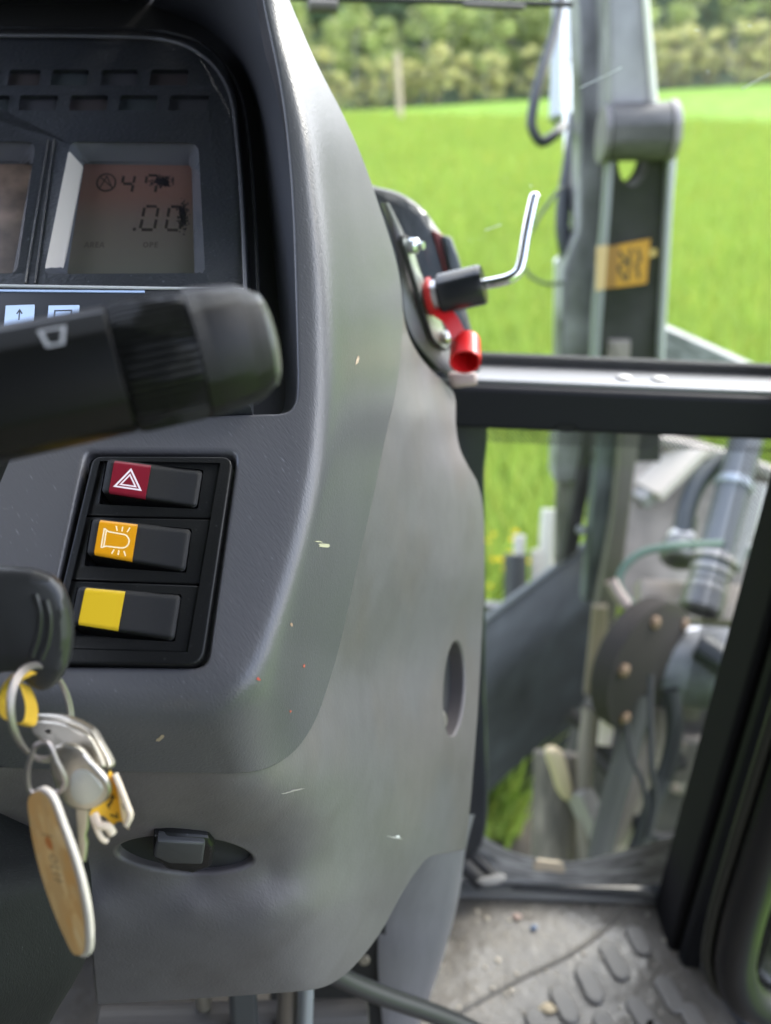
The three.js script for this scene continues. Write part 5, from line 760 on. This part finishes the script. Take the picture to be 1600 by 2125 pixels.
// ================================================================== 8. FIELD, HILL, TREES
const groundY = (x, z) => { const d = -z; return 0.0 + ss(d, 14, 110) * (1.80 + 0.100 * x * ss(d, 20, 110)) + 0.04 * Math.sin(x * 0.7 + z * 0.3) * ss(d, 3, 8); };
const hillY = (x, z) => groundY(x, -104) + Math.max(0, -z - 104) * 0.14;
const gY = (x, z) => (-z < 104 ? groundY(x, z) : hillY(x, z));
{
  const pos = [], uv = [], idx = [], xs = [], zs = []; for (let i = 0; i <= 90; i++) { const t = i / 90 * 2 - 1; xs.push(Math.sign(t) * (Math.abs(t) * 30 + Math.pow(Math.abs(t), 3) * 370)); } for (let j = 0; j <= 120; j++) { const t = j / 120; zs.push(60 - t * 100 - Math.pow(t, 2.4) * 70 + 0); }
  for (const z of zs) for (const x of xs) { pos.push(x, z > 0 ? 0 : groundY(x, z), z); uv.push(x / 8, z / 8); }
  for (let j = 0; j < 120; j++) for (let i = 0; i < 90; i++) { const a = j * 91 + i; idx.push(a, a + 1, a + 91, a + 1, a + 92, a + 91); }
  const g = new THREE.BufferGeometry(); g.setAttribute('position', new THREE.Float32BufferAttribute(pos, 3)); g.setAttribute('uv', new THREE.Float32BufferAttribute(uv, 2)); g.setIndex(idx); g.computeVertexNormals();
  const gt = dataTex(1024, (u, v) => { const n = fbm(u, v, 8, 7, 40), m = fbm(u, v, 3, 3, 77); return [0.62 + 0.5 * (n - 0.5) + 0.25 * (m - 0.5), 0.74 + 0.5 * (n - 0.5) + 0.2 * (m - 0.5), 0.6 + 0.7 * (n - 0.5)]; });
  tag(obj('ground', g, M({ c: [0.185, 0.265, 0.052], r: 0.9, specularIntensity: 0.1, map: gt, bumpMap: gt, bumpScale: 0.08 })), 'bright green meadow running up to the wood', null, null, 'structure');
  const hg = grid(40, 24, (u, v) => { const x = lerp(-400, 400, u), z = -104 - v * 180; return V(x, hillY(x, z) - 0.05, z); }, 30);
  tag(obj('hill', hg, M({ c: [0.05, 0.07, 0.03], r: 0.95, map: gt })), 'wooded hillside behind the meadow', null, null, 'structure');
  // bare soil under the machine, its colour darkened to paint the shade there
  const so = grid(20, 20, (u, v) => { const x = lerp(-0.6, 1.6, u), z = lerp(-0.6, -2.9, v); return V(x + 0.1 * Math.sin(v * 9), 0.02 + 0.03 * hash2(Math.round(u * 20), Math.round(v * 20), 3), z); }, 3);
  tag(obj('bare_soil', so, M({ c: [0.07, 0.058, 0.045], r: 0.95, map: rep(smearTex, 2) })), 'trampled earth under the machine', null, null, 'structure');
}
{ // grass blades
  const g = []; for (let i = 0; i < 7; i++) { const a = rnd() * 6.28, h = rr(0.22, 0.42), l = rr(0.05, 0.20), w = rr(0.006, 0.011), ca = Math.cos(a), sa = Math.sin(a), ox = rr(-0.05, 0.05), oz = rr(-0.05, 0.05); const b = new THREE.BufferGeometry(); const p = (t, s) => [ox + ca * l * t * t - sa * s * w * (1 - t * 0.9), h * t, oz + sa * l * t * t + ca * s * w * (1 - t * 0.9)]; const q = [p(0, -1), p(0, 1), p(0.5, 1), p(0, -1), p(0.5, 1), p(0.5, -1), p(0.5, -1), p(0.5, 1), p(1, 0)]; b.setAttribute('position', new THREE.Float32BufferAttribute(q.flat(), 3)); b.computeVertexNormals(); g.push(b); }
  const tg = merge(g), N = 70000, im = new THREE.InstancedMesh(tg, M({ c: [1, 1, 1], r: 0.7, transmission: 0.45, thickness: 0, specularIntensity: 0.15 }), N), m4 = new THREE.Matrix4(), q = new THREE.Quaternion(), c = new THREE.Color();
  for (let i = 0; i < N; i++) { const t = Math.pow(rnd(), 1.7), patch = i % 50 === 0, d = patch ? rr(1.95, 3.0) : lerp(3.0, 60, t); const x = patch ? rr(0.0, 0.46) : rr(-0.12 * d - 0.5, 0.60 * d + 0.6), z = -d; const under = d < 3.0 && x > 0.6; const s = rr(0.8, 1.25) * (1 + d * 0.03); q.setFromAxisAngle(V(0, 1, 0), rnd() * 6.28); m4.compose(V(x, groundY(x, z) - 0.02, z), q, V(s, rr(0.7, 1.15) * s * (under ? 0.3 : 1), s)); im.setMatrixAt(i, m4); const k = rr(0.75, 1.15), yl = rnd() < 0.18 ? 1.25 : 1; c.setRGB(0.30 * k * yl, 0.415 * k, 0.075 * k); im.setColorAt(i, c); }
  im.name = 'grass'; im.castShadow = im.receiveShadow = true; scene.add(im); tag(im, 'tall bright green meadow grass', null, null, 'stuff');
  // buttercups
  const fl = []; for (let i = 0; i < 13; i++) { const px = rr(1012, 1110), py = rr(1090, 1230); const o = hplane(0.42).hit(px, py); const f = new THREE.SphereGeometry(0.014, 8, 5, 0, 6.3, 0, 1.6); f.rotateX(Math.PI); f.rotateZ(rr(-0.4, 0.4)); f.translate(o.x, o.y + rr(-0.06, 0.03), o.z); fl.push(f); }
  tag(obj('buttercup_blossoms', fl, M({ c: [0.80, 0.58, 0.02], r: 0.5 })), 'scattered yellow buttercups in the grass by the mudguard', null, null, 'stuff');
}
function leafy(list, nLeaf, size, cols, clumps) { // a crown of leaf faces gathered in clumps
  const pos = [], col = [], nor = [];
  for (let i = 0; i < nLeaf; i++) { const k = clumps[Math.floor(rnd() * clumps.length)]; let d; do { d = V(rr(-1, 1), rr(-1, 1), rr(-1, 1)); } while (d.lengthSq() > 1 || d.lengthSq() < 0.12); const p = V(k[0] + d.x * k[3], k[1] + d.y * k[3] * 0.8, k[2] + d.z * k[3]); const s = size * rr(0.6, 1.4), a = V(rr(-1, 1), rr(-1, 1), rr(-1, 1)).normalize(), b = a.clone().cross(V(rr(-1, 1), rr(-1, 1), rr(-1, 1))).normalize(); const n = a.clone().cross(b); const cc = cols[Math.floor(rnd() * cols.length)], j = 1.35 * rr(0.75, 1.2) * (k[4] ?? 1);
    for (const w of [[-1, 0], [0, -0.6], [1, 0], [-1, 0], [1, 0], [0, 0.6]]) { const v = p.clone().addScaledVector(a, s * w[0]).addScaledVector(b, s * w[1]); pos.push(v.x, v.y, v.z); nor.push(n.x, n.y, n.z); col.push(cc[0] * j, cc[1] * j, cc[2] * j); } }
  const g = new THREE.BufferGeometry(); g.setAttribute('position', new THREE.Float32BufferAttribute(pos, 3)); g.setAttribute('normal', new THREE.Float32BufferAttribute(nor, 3)); g.setAttribute('color', new THREE.Float32BufferAttribute(col, 3)); return g;
}
const leafM = M({ c: [1, 1, 1], r: 0.7, vertexColors: true, transmission: 0.3, thickness: 0 }), barkM = M({ c: [0.14, 0.11, 0.09], r: 0.9 }), birchBark = M({ c: [0.42, 0.40, 0.37], r: 0.8 });
function makeTree(name, label, cat, group, h, kind) {
  const t = new THREE.Group(); t.name = numbered(name); tag(t, label, cat, group); const cl = [];
  const cols = { bush: [[0.36, 0.34, 0.12], [0.44, 0.39, 0.17], [0.24, 0.27, 0.10]], birch: [[0.27, 0.32, 0.09], [0.35, 0.36, 0.13], [0.19, 0.26, 0.07]], spruce: [[0.08, 0.13, 0.05], [0.11, 0.165, 0.07], [0.06, 0.10, 0.045]] }[kind];
  const tr = new THREE.Mesh(bar(V(0, -0.3, 0), V(0, h * 0.9, 0), h * 0.016 + 0.04, 8, 0.03), kind === 'birch' ? birchBark : barkM); tr.name = 'trunk'; tr.castShadow = true; t.add(tr);
  const limbs = []; for (let i = 0; i < 7; i++) { const y = h * rr(0.25, 0.8), a = i * 2.4, L = h * rr(0.12, 0.24); limbs.push(bar(V(0, y, 0), V(Math.cos(a) * L, y + L * 0.7, Math.sin(a) * L), h * 0.006 + 0.02, 6, 0.015)); }
  const lb = new THREE.Mesh(merge(limbs), tr.material); lb.name = 'limbs'; lb.castShadow = true; t.add(lb);
  if (kind === 'spruce') { for (let i = 0; i < 70; i++) { const y = Math.pow(rnd(), 0.8), r = (1 - y) * h * 0.19, a = rnd() * 6.28; cl.push([Math.cos(a) * r, h * (0.06 + 0.92 * y), Math.sin(a) * r, h * (0.03 + 0.05 * (1 - y)), rr(0.7, 1.2)]); } }
  else { const n = kind === 'bush' ? 26 : 34; for (let i = 0; i < n; i++) { const a = rnd() * 6.28, y = kind === 'bush' ? rr(0.08, 0.95) : rr(0.22, 0.98), R = h * (kind === 'bush' ? 0.36 : 0.24) * Math.sin(Math.min(1, (1.08 - y) * 1.5) * 1.57) * Math.sqrt(rnd()); cl.push([Math.cos(a) * R, h * y, Math.sin(a) * R, h * rr(0.07, 0.14), rr(0.6, 1.35)]); } }
  const cr = new THREE.Mesh(leafy(null, kind === 'spruce' ? 3600 : 2600, h * (kind === 'spruce' ? 0.016 : 0.02), cols, cl), leafM); cr.name = 'crown'; cr.castShadow = true; t.add(cr); return t;
}
{
  const protos = { bush: [0, 1].map(() => makeTree('bush', 'rounded yellowish green bush at the edge of the meadow', 'bush', 'bushes along the far edge of the meadow', 5, 'bush')), birch: [0, 1].map(() => makeTree('birch_tree', 'fresh green birch on the wooded slope behind the meadow', 'tree', 'birches on the wooded slope', 11, 'birch')), spruce: [0, 1].map(() => makeTree('spruce_tree', 'dark spruce on the wooded slope behind the meadow', 'tree', 'spruces on the wooded slope', 15, 'spruce')) };
  const first = new Set();
  const plant = (kind, x, z, s) => { const pr = protos[kind][Math.floor(rnd() * 2)]; let o = pr; if (first.has(pr)) { o = pr.clone(); o.name = numbered(kind === 'bush' ? 'bush' : kind + '_tree'); } first.add(pr); o.position.set(x, gY(x, z) - 0.1, z); o.rotation.y = rnd() * 6.28; o.scale.setScalar(s); scene.add(o); };
  for (let i = 0; i < 34; i++) plant('bush', -12 + i * 2.35 + rr(-0.8, 0.8), -rr(103, 107), rr(0.75, 1.45));
  for (let i = 0; i < 22; i++) plant('birch', -14 + i * 3.9 + rr(-1.6, 1.6), -rr(109, 118), rr(0.75, 1.1));
  for (let i = 0; i < 26; i++) plant('spruce', -15 + i * 3.4 + rr(-1.4, 1.4), -rr(114, 132), rr(0.7, 1.2));
  // the wood farther up the slope
  const src = [protos.spruce[0], protos.birch[0], protos.spruce[1]], gs = src.map((s) => s.children.find((c) => c.name === 'crown').geometry);
  for (const [k, nm] of [[0, 'spruce_wood'], [1, 'birch_wood']]) { const n = k ? 90 : 190, im = new THREE.InstancedMesh(gs[k], leafM, n), m4 = new THREE.Matrix4(), q = new THREE.Quaternion(); for (let i = 0; i < n; i++) { const x = rr(-60, 110), z = -rr(126, 200), s = rr(0.7, 1.3); q.setFromAxisAngle(V(0, 1, 0), rnd() * 6.28); m4.compose(V(x, gY(x, z), z), q, V(s, s, s)); im.setMatrixAt(i, m4); } im.name = nm; im.castShadow = true; scene.add(im); tag(im, k ? 'light green broadleaf wood up the far slope' : 'dark spruce wood up the far slope', null, null, 'stuff'); }
  // wooden pole
  const f = V(0, 0, 0), base = hplane(1.2).hit(833, 290, 0), zz = -55; const d = dirOf(832, 285); const bp = EYE.clone().addScaledVector(d, (zz - EYE.z) / d.z); const top = dirOf(823, 108), tp = EYE.clone().addScaledVector(top, (zz - EYE.z) / top.z);
  const gy = groundY(bp.x, zz);
  tag(obj('wooden_pole', [bar(V(bp.x, gy - 0.1, zz), V(tp.x, tp.y, zz), 0.20, 16, 0.17)], M({ c: [0.42, 0.34, 0.24], r: 0.85 })), 'pale wooden pole standing in the meadow before the wood', 'pole');
}
renderer.render(scene, camera);
